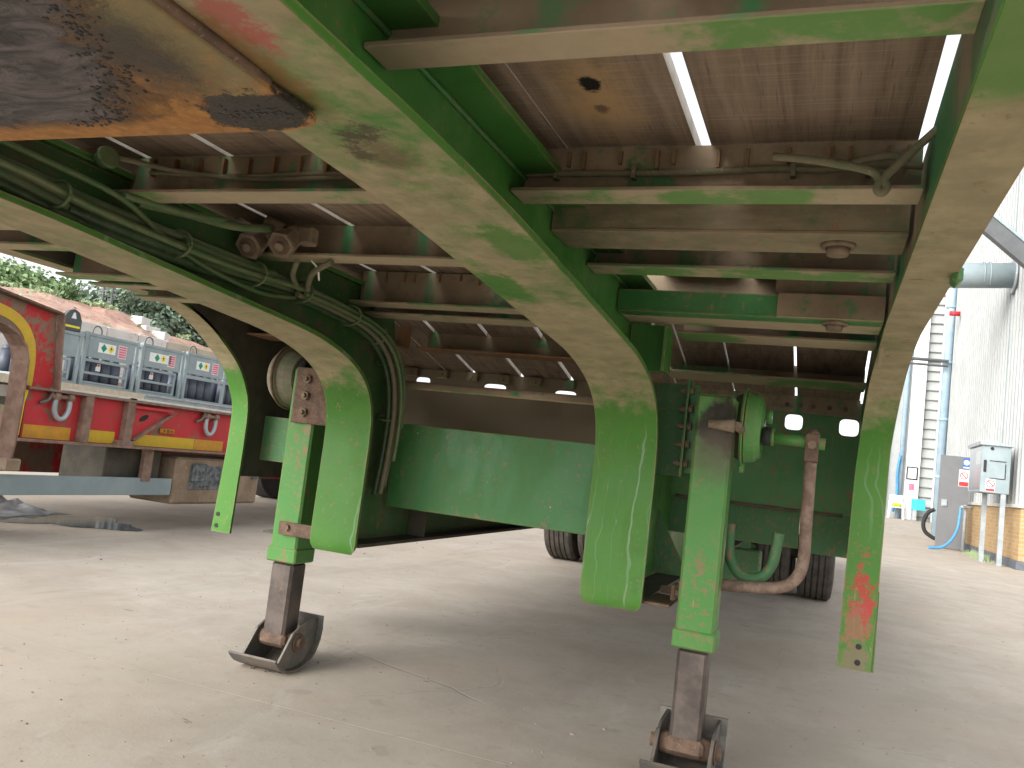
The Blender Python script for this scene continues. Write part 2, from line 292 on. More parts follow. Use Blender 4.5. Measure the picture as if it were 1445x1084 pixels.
def concrete():
    k = NT('yard_concrete'); n0 = k.noise(k.P, .35, 5, .6); n1 = k.noise(k.P, 1.7, 9, .68, .3); n2 = k.noise(k.P, 12, 8, .7); n3 = k.noise(k.P, 90, 4, .7)
    col = k.mix(k.ramp(n1, .32, .70), (.385, .335, .275), (.475, .425, .36))
    col = k.mix(k.math('MULTIPLY', k.ramp(n0, .45, .65), .5), col, (.44, .365, .29))
    col = k.mix(k.math('MULTIPLY', k.ramp(n2, .52, .72), .55), col, (.34, .29, .24))
    col = k.mix(k.math('MULTIPLY', k.ramp(n3, .62, .72), .5), col, (.22, .18, .15))
    tr = k.noise(k.scale(k.P, (.9, .16, 1)), 3, 6, .65, .6)
    col = k.mix(k.math('MULTIPLY', k.ramp(tr, .54, .68), .35), col, (.34, .295, .25))
    dk = k.ramp(k.noise(k.scale(k.P, (4, 9, 1)), 1.5, 5, .6, .4), .70, .74)
    col = k.mix(k.math('MULTIPLY', dk, .8), col, (.15, .115, .09))
    wv = k.t.nodes.new('ShaderNodeTexVoronoi'); wv.feature = 'DISTANCE_TO_EDGE'; wv.inputs['Scale'].default_value = .55
    ad = k.t.nodes.new('ShaderNodeMix'); ad.data_type = 'VECTOR'; ad.inputs[0].default_value = .12
    nn = k.t.nodes.new('ShaderNodeTexNoise'); nn.inputs['Scale'].default_value = 2.5; nn.inputs['Detail'].default_value = 8; k.put(nn.inputs['Vector'], k.P)
    k.put(ad.inputs[4], k.P); k.put(ad.inputs[5], nn.outputs['Color']); k.put(wv.inputs['Vector'], ad.outputs[1])
    crack = k.math('MULTIPLY', k.math('SUBTRACT', 1, k.ramp(wv.outputs['Distance'], .0, .004)), k.ramp(k.noise(k.P, .8, 3, .5), .52, .62))
    col = k.mix(k.math('MULTIPLY', crack, .18), col, (.20, .165, .135))
    rd = k.math('MULTIPLY', k.ramp(k.noise(k.scale(k.P, (.5, 1.1, 1)), 1.1, 8, .72, .5), .50, .72), .3)
    col = k.mix(rd, col, (.46, .335, .25))
    pale = k.ramp(k.noise(k.scale(k.P, (1.3, .5, 1)), 2.0, 9, .75, .8), .57, .66)
    col = k.mix(k.math('MULTIPLY', pale, .35), col, (.55, .52, .47))
    spk = k.ramp(k.noise(k.P, 38, 3, .55), .66, .70)
    col = k.mix(k.math('MULTIPLY', spk, .35), col, (.21, .17, .14))
    q = k.xyz(k.P)
    trk = k.math('ABSOLUTE', k.math('SUBTRACT', k.math('ADD', q[0], k.math('MULTIPLY', k.math('SUBTRACT', k.noise(k.P, .25, 2, .5), .5), 2.2)), -3.1))
    band_ = k.math('MULTIPLY', k.math('SUBTRACT', 1, k.ramp(trk, .10, .17)), k.ramp(k.noise(k.scale(k.P, (6, .6, 1)), 2, 5, .7), .40, .70))
    col = k.mix(k.math('MULTIPLY', band_, .22), col, (.20, .175, .15))
    dr = k.math('MULTIPLY', k.ramp(k.noise(k.P, 7.5, 2, .4), .665, .69), k.ramp(k.noise(k.P, .9, 3, .5), .48, .56))
    col = k.mix(k.math('MULTIPLY', dr, .18), col, (.15, .125, .105))
    k.bump(k.math('ADD', k.math('ADD', n2, k.math('MULTIPLY', crack, -1.5)), k.math('MULTIPLY', n3, .5)), .003, .45)
    return k.out(col, .85, 0, .3)
MAT['concrete'] = concrete()
def earth():
    k = NT('red_brown_earth'); n1 = k.noise(k.scale(k.P, (1, 1, 3)), .16, 9, .7, .5); n2 = k.noise(k.P, 1.2, 8, .7)
    col = k.mix(k.ramp(n1, .35, .65), (.40, .225, .17), (.52, .36, .29))
    col = k.mix(k.math('MULTIPLY', k.ramp(n2, .5, .7), .6), col, (.24, .135, .095))
    gr = k.ramp(k.noise(k.P, .11, 6, .7), .60, .67)
    col = k.mix(k.math('MULTIPLY', gr, .7), col, (.30, .32, .17))
    k.bump(k.math('ADD', n1, n2), .3, .7); return k.out(col, .95, 0, .2)
MAT['earth'] = earth()
def leafmat(name, a, b):
    k = NT(name); col = k.mix(k.ramp(k.noise(k.P, 2.3, 4, .6), .35, .65), a, b)
    k.b.inputs['Subsurface Weight'].default_value = 0; return k.out(col, .6, 0, .3)
MAT['leaf'] = leafmat('mid_green_leaves', (.17, .27, .12), (.25, .36, .17))
MAT['leaf_pale'] = leafmat('pale_green_leaves', (.27, .37, .19), (.35, .44, .25))
MAT['leaf_dark'] = leafmat('blue_green_leaves', (.17, .25, .18), (.23, .31, .22))
def brickmat():
    k = NT('buff_brick'); p = k.xyz(k.P)
    v = k.t.nodes.new('ShaderNodeCombineXYZ'); k.put(v.inputs[0], k.math('ADD', p[0], p[1])); k.put(v.inputs[1], p[2])
    br = k.t.nodes.new('ShaderNodeTexBrick'); k.put(br.inputs['Vector'], v.outputs[0]); br.inputs['Scale'].default_value = 1
    br.inputs['Brick Width'].default_value = .225; br.inputs['Row Height'].default_value = .075; br.inputs['Mortar Size'].default_value = .007
    br.inputs['Color1'].default_value = (.52, .33, .15, 1); br.inputs['Color2'].default_value = (.44, .27, .12, 1); br.inputs['Mortar'].default_value = (.42, .38, .30, 1)
    k.bump(br.outputs['Fac'], -.004, .6); return k.out(br.outputs['Color'], .85, 0, .2)
MAT['brick'] = brickmat()
MAT['plinth'] = simple('blue_grey_plinth_brick', (.11, .125, .145), (.16, .17, .185), 5, .8, 0, .3, .002)

# ---------------------------------------------------------------- mesh kit
def NB(): return bmesh.new()
def box(bm, x0, x1, y0, y1, z0, z1, bev=0.0):
    b2 = bmesh.new() if bev else bm
    v = [b2.verts.new((x, y, z)) for x in (x0, x1) for y in (y0, y1) for z in (z0, z1)]
    for f in ((0, 1, 3, 2), (4, 6, 7, 5), (0, 4, 5, 1), (2, 3, 7, 6), (0, 2, 6, 4), (1, 5, 7, 3)): b2.faces.new([v[i] for i in f])
    if bev:
        bmesh.ops.bevel(b2, geom=list(b2.edges), offset=bev, segments=1, affect='EDGES')
        merge(bm, b2)
def merge(bm, b2):
    mp = {}
    for v in b2.verts: mp[v] = bm.verts.new(v.co)
    for f in b2.faces: bm.faces.new([mp[v] for v in f.verts])
    b2.free()
def prism(bm, pts, axis, a, b):
    """polygon pts extruded from a to b along axis; pts in the other two axes in x,y,z order"""
    def P(p, t):
        if axis == 0: return (t, p[0], p[1])
        if axis == 1: return (p[0], t, p[1])
        return (p[0], p[1], t)
    A = [bm.verts.new(P(p, a)) for p in pts]; B = [bm.verts.new(P(p, b)) for p in pts]
    n = len(pts)
    bm.faces.new(A); bm.faces.new(B[::-1])
    for i in range(n): bm.faces.new((A[i], B[i], B[(i+1) % n], A[(i+1) % n]))
def band(bm, prof, x0, x1, th, xs=None):
    """bent flat bar: profile list of (y,z), outer face first, thickness th to the left-hand normal; xs optional list of (x0,x1)"""
    n = len(prof); off = []
    for i, (y, z) in enumerate(prof):
        a = prof[max(i-1, 0)]; b = prof[min(i+1, n-1)]
        dy, dz = b[0]-a[0], b[1]-a[1]; L = math.hypot(dy, dz) or 1
        off.append((y-dz/L*th, z+dy/L*th))
    rows = []
    for i in range(n):
        a, b = xs[i] if xs else (x0, x1)
        rows.append([bm.verts.new((a, *prof[i])), bm.verts.new((b, *prof[i])), bm.verts.new((b, *off[i])), bm.verts.new((a, *off[i]))])
    for i in range(n-1):
        for j in range(4): bm.faces.new((rows[i][j], rows[i+1][j], rows[i+1][(j+1) % 4], rows[i][(j+1) % 4]))
    bm.faces.new(rows[0]); bm.faces.new(rows[-1][::-1])
def smoothpath(pts, sub=6):
    P = [Vector(p) for p in pts]; out = []
    for i in range(len(P)-1):
        p0, p1, p2, p3 = P[max(i-1, 0)], P[i], P[i+1], P[min(i+2, len(P)-1)]
        for k in range(sub):
            t = k/sub
            out.append(.5*((2*p1)+(p2-p0)*t+(2*p0-5*p1+4*p2-p3)*t*t+(3*p1-p0-3*p2+p3)*t**3))
    out.append(P[-1]); return out
def tube(bm, pts, r, seg=8, sub=6, smooth=True, cor=0):
    P = smoothpath(pts, sub) if smooth else [Vector(p) for p in pts]
    prev = None; rings = []
    for i, p in enumerate(P):
        d = (P[min(i+1, len(P)-1)]-P[max(i-1, 0)]).normalized()
        if prev is None: u = d.orthogonal().normalized()
        else:
            u = prev-d*prev.dot(d); u = u.normalized() if u.length > 1e-6 else d.orthogonal().normalized()
        prev = u; w = d.cross(u)
        rr = r*(1-(.12 if cor and i % 2 else 0))
        rings.append([bm.verts.new(p+(u*math.cos(2*math.pi*k/seg)+w*math.sin(2*math.pi*k/seg))*rr) for k in range(seg)])
    for a, b in zip(rings, rings[1:]):
        for k in range(seg):
            f = bm.faces.new((a[k], a[(k+1) % seg], b[(k+1) % seg], b[k])); f.smooth = True
    bm.faces.new(rings[0][::-1]); bm.faces.new(rings[-1])
def cyl(bm, p0, p1, r0, r1=None, seg=16):
    r1 = r0 if r1 is None else r1
    p0, p1 = Vector(p0), Vector(p1); d = (p1-p0).normalized(); u = d.orthogonal().normalized(); w = d.cross(u)
    A = [bm.verts.new(p0+(u*math.cos(2*math.pi*k/seg)+w*math.sin(2*math.pi*k/seg))*r0) for k in range(seg)]
    B = [bm.verts.new(p1+(u*math.cos(2*math.pi*k/seg)+w*math.sin(2*math.pi*k/seg))*r1) for k in range(seg)]
    for k in range(seg):
        f = bm.faces.new((A[k], A[(k+1) % seg], B[(k+1) % seg], B[k])); f.smooth = seg > 8
    bm.faces.new(A[::-1]); bm.faces.new(B)
def lathe_x(bm, prof, cy_, cz_, seg=32):
    """prof: list of (x, r) turned about an axis along x"""
    rings = [[bm.verts.new((x, cy_+r*math.cos(2*math.pi*k/seg), cz_+r*math.sin(2*math.pi*k/seg))) for k in range(seg)] for x, r in prof]
    for a, b in zip(rings, rings[1:]):
        for k in range(seg):
            f = bm.faces.new((a[k], a[(k+1) % seg], b[(k+1) % seg], b[k]))
    bm.faces.new(rings[0][::-1]); bm.faces.new(rings[-1])
def plate_holes(bm, x0, x1, z0, z1, y, th, holes):
    """plate in XZ at y (front) with rounded rectangular holes (cx,cz,w,h); holes sorted by cx"""
    def quad(pts):
        A = [bm.verts.new((p[0], y, p[1])) for p in pts]; B = [bm.verts.new((p[0], y+th, p[1])) for p in pts]
        bm.faces.new(A); bm.faces.new(B[::-1]); return A, B
    cur = x0
    for cx, cz, w, h in holes:
        a, b = cx-w/2-.02, cx+w/2+.02; lo, hi = cz-h/2-.02, cz+h/2+.02
        if a > cur: quad([(cur, z0), (a, z0), (a, z1), (cur, z1)])
        quad([(a, z0), (b, z0), (b, lo), (a, lo)]); quad([(a, hi), (b, hi), (b, z1), (a, z1)])
        n = 24; inn = []; out = []
        for k in range(n):
            t = 2*math.pi*(k+.5)/n; c, s = math.cos(t), math.sin(t)
            e = 4.0; q = (abs(c)**e+abs(s)**e)**(-1/e); inn.append((cx+w/2*c*q, cz+h/2*s*q))
            m = max(abs(c), abs(s)); out.append((cx+(b-a)/2*c/m, cz+(hi-lo)/2*s/m))
        I0 = [bm.verts.new((p[0], y, p[1])) for p in inn]; I1 = [bm.verts.new((p[0], y+th, p[1])) for p in inn]
        O0 = [bm.verts.new((p[0], y, p[1])) for p in out]; O1 = [bm.verts.new((p[0], y+th, p[1])) for p in out]
        for k in range(n):
            m = (k+1) % n
            bm.faces.new((O0[k], O0[m], I0[m], I0[k])); bm.faces.new((O1[m], O1[k], I1[k], I1[m])); bm.faces.new((I0[k], I0[m], I1[m], I1[k]))
        for ca, cb in ((a, lo), (b, lo), (b, hi), (a, hi)):       # corner slivers
            kk = sorted(range(n), key=lambda k: math.hypot(out[k][0]-ca, out[k][1]-cb))[:2]
            bm.faces.new((bm.verts.new((ca, y, cb)), O0[kk[0]], O0[kk[1]]))
        cur = b
    if cur < x1: quad([(cur, z0), (x1, z0), (x1, z1), (cur, z1)])

def obj(name, bm, m, parent=None, at=None, bev=0.0, mesh=None):
    if bm is not None:
        bmesh.ops.recalc_face_normals(bm, faces=list(bm.faces))
        me = bpy.data.meshes.new(name); off = Vector((0, 0, H))
        base = Vector(parent['base']) if parent is not None else Vector((0, 0, 0))
        loc = Vector((at[0], at[1], at[2]+H)) if at else base
        sh = off-loc
        for v in bm.verts: v.co += sh
        bm.to_mesh(me); bm.free(); me.materials.append(MAT[m] if isinstance(m, str) else m)
    else: me, base, loc = mesh, Vector(parent['base']), Vector((at[0], at[1], at[2]+H))
    o = bpy.data.objects.new(name, me); COL.objects.link(o)
    o.location = loc-base
    if parent is not None: o.parent = parent
    o['base'] = tuple(loc)
    if bev:
        md = o.modifiers.new('bevel', 'BEVEL'); md.width = bev; md.segments = 2; md.limit_method = 'ANGLE'; md.angle_limit = math.radians(35)
    return o
def soften(o, deg=32):
    for p in o.data.polygons: p.use_smooth = True
    o.data.set_sharp_from_angle(angle=math.radians(deg)); return o
def fine(prof, n=3, xs=None):
    P = [(p[0], p[1], i) for i, p in enumerate(prof)]; Q = smoothpath(P, n); out = [(q.x, q.y) for q in Q]
    if xs is None: return out
    xo = []
    for q in Q:
        i = min(max(int(q.z), 0), len(xs)-2); t = q.z-i; xo.append((xs[i][0]+(xs[i+1][0]-xs[i][0])*t, xs[i][1]+(xs[i+1][1]-xs[i][1])*t))
    return out, xo
def thing(name, label, cat, at, group=None):
    o = bpy.data.objects.new(name, None); COL.objects.link(o); o.location = (at[0], at[1], at[2]+H); o['base'] = tuple(o.location)
    o.empty_display_size = .2; return tag(o, label, cat, group)
def tag(o, label, cat, group=None, kind=None):
    o['label'] = label; o['category'] = cat
    if group: o['group'] = group
    if kind: o['kind'] = kind
    return o
def dup(o, d=(0, 0, 0), parent='same', label=None, group=None):
    c = o.copy(); COL.objects.link(c)
    if parent == 'same': c.parent = o.parent
    else: c.parent = parent
    c.location = o.location+Vector(d); c['base'] = tuple(Vector(o['base'])+Vector(d))
    for ch in [x for x in o.children if x != c]: dup(ch, (0, 0, 0), c)
    if label: c['label'] = label
    if group: c['group'] = group
    return c
def struct(name, bm, m):
    o = obj(name, bm, m); o['kind'] = 'structure'; return o

# ---------------------------------------------------------------- ground
GZ = -.9
bm = NB(); R = 900
for x0, x1, y0, y1 in ((-R, R, -R, R),):
    v = [bm.verts.new(p) for p in ((x0, y0, GZ-.026), (x1, y0, GZ-.026), (x1, y1, GZ-.026), (x0, y1, GZ-.026))]; bm.faces.new(v)
ground = struct('ground', bm, 'concrete')
slab_me = None
bm = NB(); box(bm, -2.9994, 2.9994, -1.8994, 1.8994, GZ-.03, GZ)
first = obj('slab', bm, 'concrete', ground, at=(-1.05, .55, GZ))
# recentre: mesh built about the origin
for v in first.data.vertices: v.co += Vector((-1.05, .55, 0))
k0 = True
for i in range(-5, 3):
    for j in range(-3, 12):
        if i or j: dup(first, (6*i, 3.8*j, 0), ground)
bm = NB()                                                                # the yard rises gently towards the far block
v = [bm.verts.new(p) for p in ((1.2, 27, GZ+.004), (3.2, 27, GZ+.004), (12, 36, -.54), (-2, 36, -.54), (12, 60, -.5), (-6, 60, -.5), (-6, 36, GZ))]
bm.faces.new(v[:4]); bm.faces.new((v[3], v[2], v[4], v[5]))
struct('ramp', bm, 'concrete')

# ---------------------------------------------------------------- green step frame trailer
T = thing('low_loader_trailer', 'green step-frame trailer seen from below its raised neck, on two extended landing legs', 'trailer', (-1.1, 2.8, GZ))
PROF = [(-.05, .385), (.6, .383), (.9, .383), (1.2, .376), (1.5, .358), (1.8, .338), (2.1, .318), (2.22, .305), (2.34, .282), (2.44, .25), (2.52, .205), (2.57, .15), (2.597, .08), (2.605, 0), (2.604, -.1), (2.602, -.2), (2.60, -.3), (2.60, -.36), (2.605, -.385), (2.615, -.40)]
def bent(x0, x1):
    xs = []
    for y, z in PROF: t = .018 if z < -.39 else (.004 if z < -.37 else 0); xs.append((x0+t, x1-t))
    return xs
def main_beam(xw, x0, x1, m, zlow, topf, wm='green_web'):
    prof = [(y, z if z > -.3 else z+zlow) for y, z in PROF]
    bm = NB(); pf, xf = fine(prof, 3, bent(x0, x1)); band(bm, pf, x0, x1, .014, xf); fl = soften(obj('main_beam', bm, m, T))
    bm = NB()
    web = [(-.05, .39)]+[(y-.002, z+.010) for y, z in PROF[1:12]]+[(2.61, .1), (2.61, -.36+zlow), (11.0, -.36+zlow), (11.0, .09), (3.5, .09), (3.3, .02), (2.9, .02), (2.89, .30), (2.8, .545), (-.05, .545)]
    prism(bm, web, 0, xw-.006, xw+.006); obj('beam_web', bm, wm, fl)
    bm = NB(); box(bm, topf[0], topf[1], -.05, 2.78, .548, .562); obj('top_flange', bm, 'green_web', fl)
    bm = NB(); box(bm, x0, x1, 2.63, 11.0, -.374+zlow, -.362+zlow); obj('bottom_flange', bm, 'dark', fl)
    return fl
FR = main_beam(-.597, -.686, -.489, 'flange_right', -.02, (-.66, -.515))
FL = main_beam(-1.597, -1.69, -1.505, 'flange_left', 0, (-1.68, -1.575), 'web_dirty')
bm = NB(); cyl(bm, (-.589, 3.8, -.135), (-.575, 3.8, -.135), .035, seg=20); obj('bush', bm, 'dark', FR)
bm = NB(); prism(bm, [(-.59, -.37), (-.45, -.37), (-.59, -.13)], 1, 3.3, 3.308); obj('gusset', bm, 'green_dull', FR)
bm = NB(); box(bm, -1.589, -1.51, 3.15, 3.16, -.36, -.02); obj('gusset', bm, 'dark', FL)
# weld beads along the web
for xw, F in ((-.588, FR),):
    bm = NB(); tube(bm, [(xw, y, .543) for y in [0, .4, .8, 1.2, 1.6, 2.0, 2.4]], .005, 6, 4); obj('weld_bead', bm, 'green', F)

# rubbing plate with kingpin
bm = NB(); prism(bm, [(-1.60, 0), (-.605, 0), (-.598, .72), (-.592, .80), (-.60, .815), (-.64, .826), (-1.60, .830)], 2, .367, .3795)
RP = obj('rubbing_plate', bm, 'plate', T, bev=.002)
bm = NB(); tube(bm, [(-.601+.003*math.sin(9*i), .02+.078*i, .378) for i in range(10)], .007, 6, 3); obj('weld_bead', bm, 'rusty', RP)
bm = NB(); box(bm, -1.5, -.69, .80, .812, .376, .60); obj('plate_stiffener', bm, 'rusty', T)
# grease lumps on the plate
bm = NB()
for i in range(300):
    t = random.uniform(.15, 1.25); rr = .398+random.gauss(0, .014)
    x, y = -1.08+rr*math.cos(t), .42+rr*math.sin(t)
    if y > .79 or x > -.62: continue
    r = random.uniform(.0008, .0030)
    bmesh.ops.create_icosphere(bm, subdivisions=1, radius=r, matrix=Matrix.Translation((x, y, .3668)) @ Matrix.Rotation(random.random()*3, 4, 'Z') @ Matrix.Diagonal((1.0, random.uniform(.8, 1.7), .7, 1)))
for i in range(60):
    x = -.66+random.gauss(0, .028); y = .775+random.gauss(0, .012); r = random.uniform(.0007, .0022)
    bmesh.ops.create_icosphere(bm, subdivisions=1, radius=r, matrix=Matrix.Translation((x, y, .3665)) @ Matrix.Diagonal((1.6, 1.2, .5, 1)))
g = obj('grease', bm, simple('black_grease', (.02, .017, .016), (.045, .038, .036), 40, .4), RP); g['kind'] = 'stuff'

# cross members (angles: web plus a flange under it), one per bay
XL, XM0, XM1, XR = -2.285, -1.588, -.606, .112
RB0 = -.588
def cross(x0, x1, zb, yn, yf, zt, where='back', m='member', th=.008):
    bm = NB(); box(bm, x0, x1, yn, yf, zb, zb+th, .0015)
    if where == 'back': box(bm, x0, x1, yf-.007, yf+.001, zb+th+.0005, zt)
    elif where == 'front': box(bm, x0, x1, yn+.002, yn+.010, zb+th+.0005, zt)
    return obj('cross_member', bm, m, T)
MID = [(.495, .872, .936, .603), (.495, 1.412, 1.488, .603), (.495, 1.935, 2.015, .603), (.475, 2.48, 2.56, .603)]
for zb, a, b, zt in MID:
    cross(XM0, XM1, zb, a, b, zt)
for a, b in ((.95, 1.01), (1.36, 1.42), (1.55, 1.61), (1.90, 1.97), (2.03, 2.08), (2.22, 2.29)): cross(XL, XM0-.018, .405, a, b, .603)
for zb, a, b, zt in MID[:2]: cross(RB0, XR, zb, a, b, zt)
cross(XM0, XM1, .455, 2.572, 2.672, .602); c6 = cross(XM0, XM1, .40, 3.02, 3.13, .488, 'none', m='member_rust')
bm = NB(); box(bm, XM0, XM1, 3.122, 3.13, .409, .505); obj('web', bm, 'member', c6)
cross(XL, XM0-.018, .385, 2.84, 3.0, .48, m='member_rust')
cross(RB0, XR, .495, 1.665, 1.80, .603, 'front', m='member_green'); cross(RB0, XR, .495, 1.955, 2.04, .603)
c5 = cross(RB0+.002, XR, .454, 2.30, 2.36, .517, 'front', m='green')
bm = NB(); box(bm, -.15, XR, 2.285, 2.2985, .456, .519); obj('splash_plate', bm, 'member', c5)
bm = NB(); box(bm, -.16, XR, 2.32, 2.33, .525, .60); obj('splash_plate', bm, 'member', c5)
cross(RB0, XR, .455, 2.368, 2.48, .602); cross(-.46, XR, .445, 2.56, 2.70, .602)
cross(RB0, XR, .388, 3.06, 3.29, .47)
bm = NB(); box(bm, -.586, -.47, 2.50, 2.51, .31, .453); box(bm, -.474, -.466, 2.45, 2.56, .31, .445); obj('gusset', bm, 'green_web', T)
# little plank clips welded to the second member
bm = NB(); xs = [-.548, -.50, -.47, -.40, -.33, -.30, -.22, -.17, -.10, -.03, .0, .06, .09]
for x in xs: box(bm, x-.003, x+.003, 1.470, 1.4795, .562+random.uniform(-.006, .006), .592)
for k in range(13): box(bm, -1.52+.068*k, -1.514+.068*k, 1.468, 1.4795, .555, .594)
o = obj('plank_clip', bm, 'member_rust', T); o['kind'] = 'stuff'
bm = NB()
for k in range(10):
    x = -1.5+.07*k+random.uniform(-.02, .02); cyl(bm, (x, 2.552, .598), (x, 2.548, .598-random.uniform(.012, .04)), .004, seg=6)
o = obj('nail', bm, 'member_rust', T); o['kind'] = 'stuff'

# deck planks: flat over the neck, then down the ramp
def plank(x0, x1, y0, y1, z0=.608, z1=.608, m='wood'):
    bm = NB(); t = .026
    v = [bm.verts.new(p) for p in ((x0, y0, z0), (x1, y0, z0), (x1, y1, z1), (x0, y1, z1), (x0, y0, z0+t), (x1, y0, z0+t), (x1, y1, z1+t), (x0, y1, z1+t))]
    for f in ((0, 1, 2, 3), (4, 7, 6, 5), (0, 4, 5, 1), (1, 5, 6, 2), (2, 6, 7, 3), (3, 7, 4, 0)): bm.faces.new([v[i] for i in f])
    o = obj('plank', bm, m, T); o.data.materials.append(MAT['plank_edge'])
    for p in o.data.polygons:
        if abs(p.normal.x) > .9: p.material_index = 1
    return o
DY0 = .45
gapx = [-1.555, -1.316, -1.078, -.84]
edges = [(-1.70, gapx[0]-.009)]+[(gapx[i]+.009, gapx[i+1]-.009) for i in range(3)]
for a, b in edges+[(-1.945, -1.706), (-2.19, -1.951), (-2.288, -2.196)]:
    plank(a, b, DY0, 2.60); plank(a, b, 2.605, 3.575, .606, .375)
plank(-.832, -.61, DY0, 2.40); plank(-.832, -.61, 2.90, 3.575, .53, .375)
plank(-.603, -.513, DY0, 2.28); plank(-.510, -.266, DY0, 2.25); plank(-.238, .104, DY0, 2.60)
plank(-.50, -.266, 2.37, 2.60)
for a, b in ((-.603, -.540), (-.533, -.375), (-.368, -.135), (-.124, .108)): plank(a, b, 2.605, 3.575, .606, .375)

# side rails
bm = NB()
rp = [(-.05, .445), (1.0, .445), (1.8, .445), (2.15, .445), (2.30, .445), (2.42, .438), (2.56, .41), (2.70, .345), (2.82, .25), (2.89, .16), (2.915, .06), (2.92, -.1), (2.92, -.3), (2.92, -.53)]
rx = [(.116, .207), (.116, .207), (.116, .207), (.116, .207), (.116, .207), (.117, .206), (.115, .204), (.105, .199), (.10, .194), (.096, .19), (.092, .19), (.090, .19), (.087, .188), (.084, .182)]
rp, rx = fine(rp, 3, rx); band(bm, rp, 0, 0, .012, rx); SR = soften(obj('side_rail', bm, 'rail', T))
bm = NB(); prism(bm, [(-.05, .459), (2.42, .453), (2.70, .36), (2.82, .262), (2.90, .16), (2.932, 0), (2.932, -.27), (3.6, -.20), (3.6, .36), (3.05, .53), (2.75, .602), (-.05, .602)], 0, .1195, .128)
obj('rail_web', bm, 'member', SR)
bm = NB(); box(bm, .129, .20, -.05, 2.75, .588, .60); obj('top_flange', bm, 'member', SR)
bm = NB(); box(bm, .108, .192, 2.934, 2.944, -.53, -.28); obj('end_plate', bm, 'rail', SR, bev=.001)
for z in (-.456, -.505):
    bm = NB(); cyl(bm, (.143, 2.9195, z), (.143, 2.917, z), .009, seg=14); obj('bolt_hole', bm, 'black', SR)
bm = NB(); box(bm, .197, .216, 1.73, 1.785, .425, .462, .008); obj('lashing_lug', bm, 'green', SR)
bm = NB()
lp = [(-.05, .44), (1.0, .44), (1.8, .44), (2.2, .44), (2.34, .44), (2.47, .43), (2.60, .39), (2.72, .325), (2.82, .25), (2.89, .16), (2.915, .07), (2.92, -.1), (2.92, -.445)]
lx = [(-2.39, -2.30)]*5+[(-2.385, -2.292)]*3+[(-2.375, -2.287)]*2+[(-2.362, -2.282), (-2.365, -2.282), (-2.384, -2.288)]
lp, lx = fine(lp, 3, lx); band(bm, lp, 0, 0, .012, lx); SL = soften(obj('side_rail', bm, 'green', T))
SL.data.materials[0] = MAT['rail']
bm = NB(); prism(bm, [(-.05, .454), (2.47, .444), (2.72, .34), (2.82, .262), (2.90, .16), (2.932, 0), (2.932, -.205), (3.6, -.205), (3.6, .36), (3.05, .53), (2.75, .602), (-.05, .602)], 0, -2.300, -2.292)
obj('rail_web', bm, 'dark', SL)
bm = NB(); box(bm, -2.38, -2.301, -.05, 2.75, .588, .60); obj('top_flange', bm, 'member', SL)
for z in (-.372, -.42):
    bm = NB(); cyl(bm, (-2.36, 2.9195, z), (-2.36, 2.917, z), .009, seg=14); obj('bolt_hole', bm, 'black', SL)

# bulkhead at the step, closing panel between the beams, wing plate
bm = NB(); plate_holes(bm, -2.29,   .116, -.07, .376, 3.56, .008, [(-1.81, .312, .075, .046), (-1.44, .308, .11, .046), (-1.10, .304, .10, .046), (-.13, .279, .068, .062), (.078, .276, .072, .066)])
BK = obj('bulkhead', bm, 'bulkhead', T)
bm = NB(); box(bm, -.596, -.075, 3.575, 3.582, -.222, -.055); box(bm, -.065, .118, 3.57, 3.577, -.232, -.055); obj('apron_plate', bm, 'green_dull', BK)
bm = NB(); tube(bm, [(-.57+.065*i, 3.556, -.071+random.uniform(-.002, .002)) for i in range(11)], .006, 6, 3); obj('weld_bead', bm, 'rusty', BK)
bm = NB(); box(bm, -.56, .112, 3.535, 3.558, .315, .385); obj('top_strip', bm, 'member', BK)
bm = NB()
for x in (-.35, -.27, -.16, -.11, -.06, .0, .06): cyl(bm, (x, 3.536, .345), (x, 3.524, .345), .010, seg=6)
o = obj('bolt', bm, 'rusty', BK); o['kind'] = 'stuff'
bm = NB()
for k in range(8):
    x = -2.2+.155*k; box(bm, x, x+.06, 3.53, 3.555, .335, .375, .004); cyl(bm, (x+.03, 3.532, .352), (x+.03, 3.52, .352), .009, seg=6)
o = obj('clamp_block', bm, 'member', BK); o['kind'] = 'stuff'
bm = NB(); box(bm, -1.56, -.612, 2.885, 2.893, -.235, .086, .003); PN = obj('closing_panel', bm, 'green', T)
bm = NB()
for x, z in ((-1.46, .055), (-.70, -.19), (-.9, -.155), (-.66, -.2)): cyl(bm, (x, 2.884, z), (x, 2.882, z), random.uniform(.002, .0035), seg=8)
o = obj('rivet', bm, 'galv', PN); o['kind'] = 'stuff'
bm = NB(); tube(bm, [(-1.588, 2.88, .237), (-1.3, 2.88, .237), (-.606, 2.88, .237)], .016, 10, 2); obj('tie_bar', bm, 'member', T)
bm = NB(); box(bm, -2.29, -1.60, 3.05, 3.058, -.13, .06); obj('wing_plate', bm, 'green_dull', T)
bm = NB(); box(bm, -2.25, -2.20, 3.3, 3.34, -.46, -.20); obj('drop_post', bm, 'dark', T)
bm = NB(); box(bm, -2.4, -1.9, 3.3, 3.6, -.47, -.46); obj('step_plate', bm, 'dark', T)

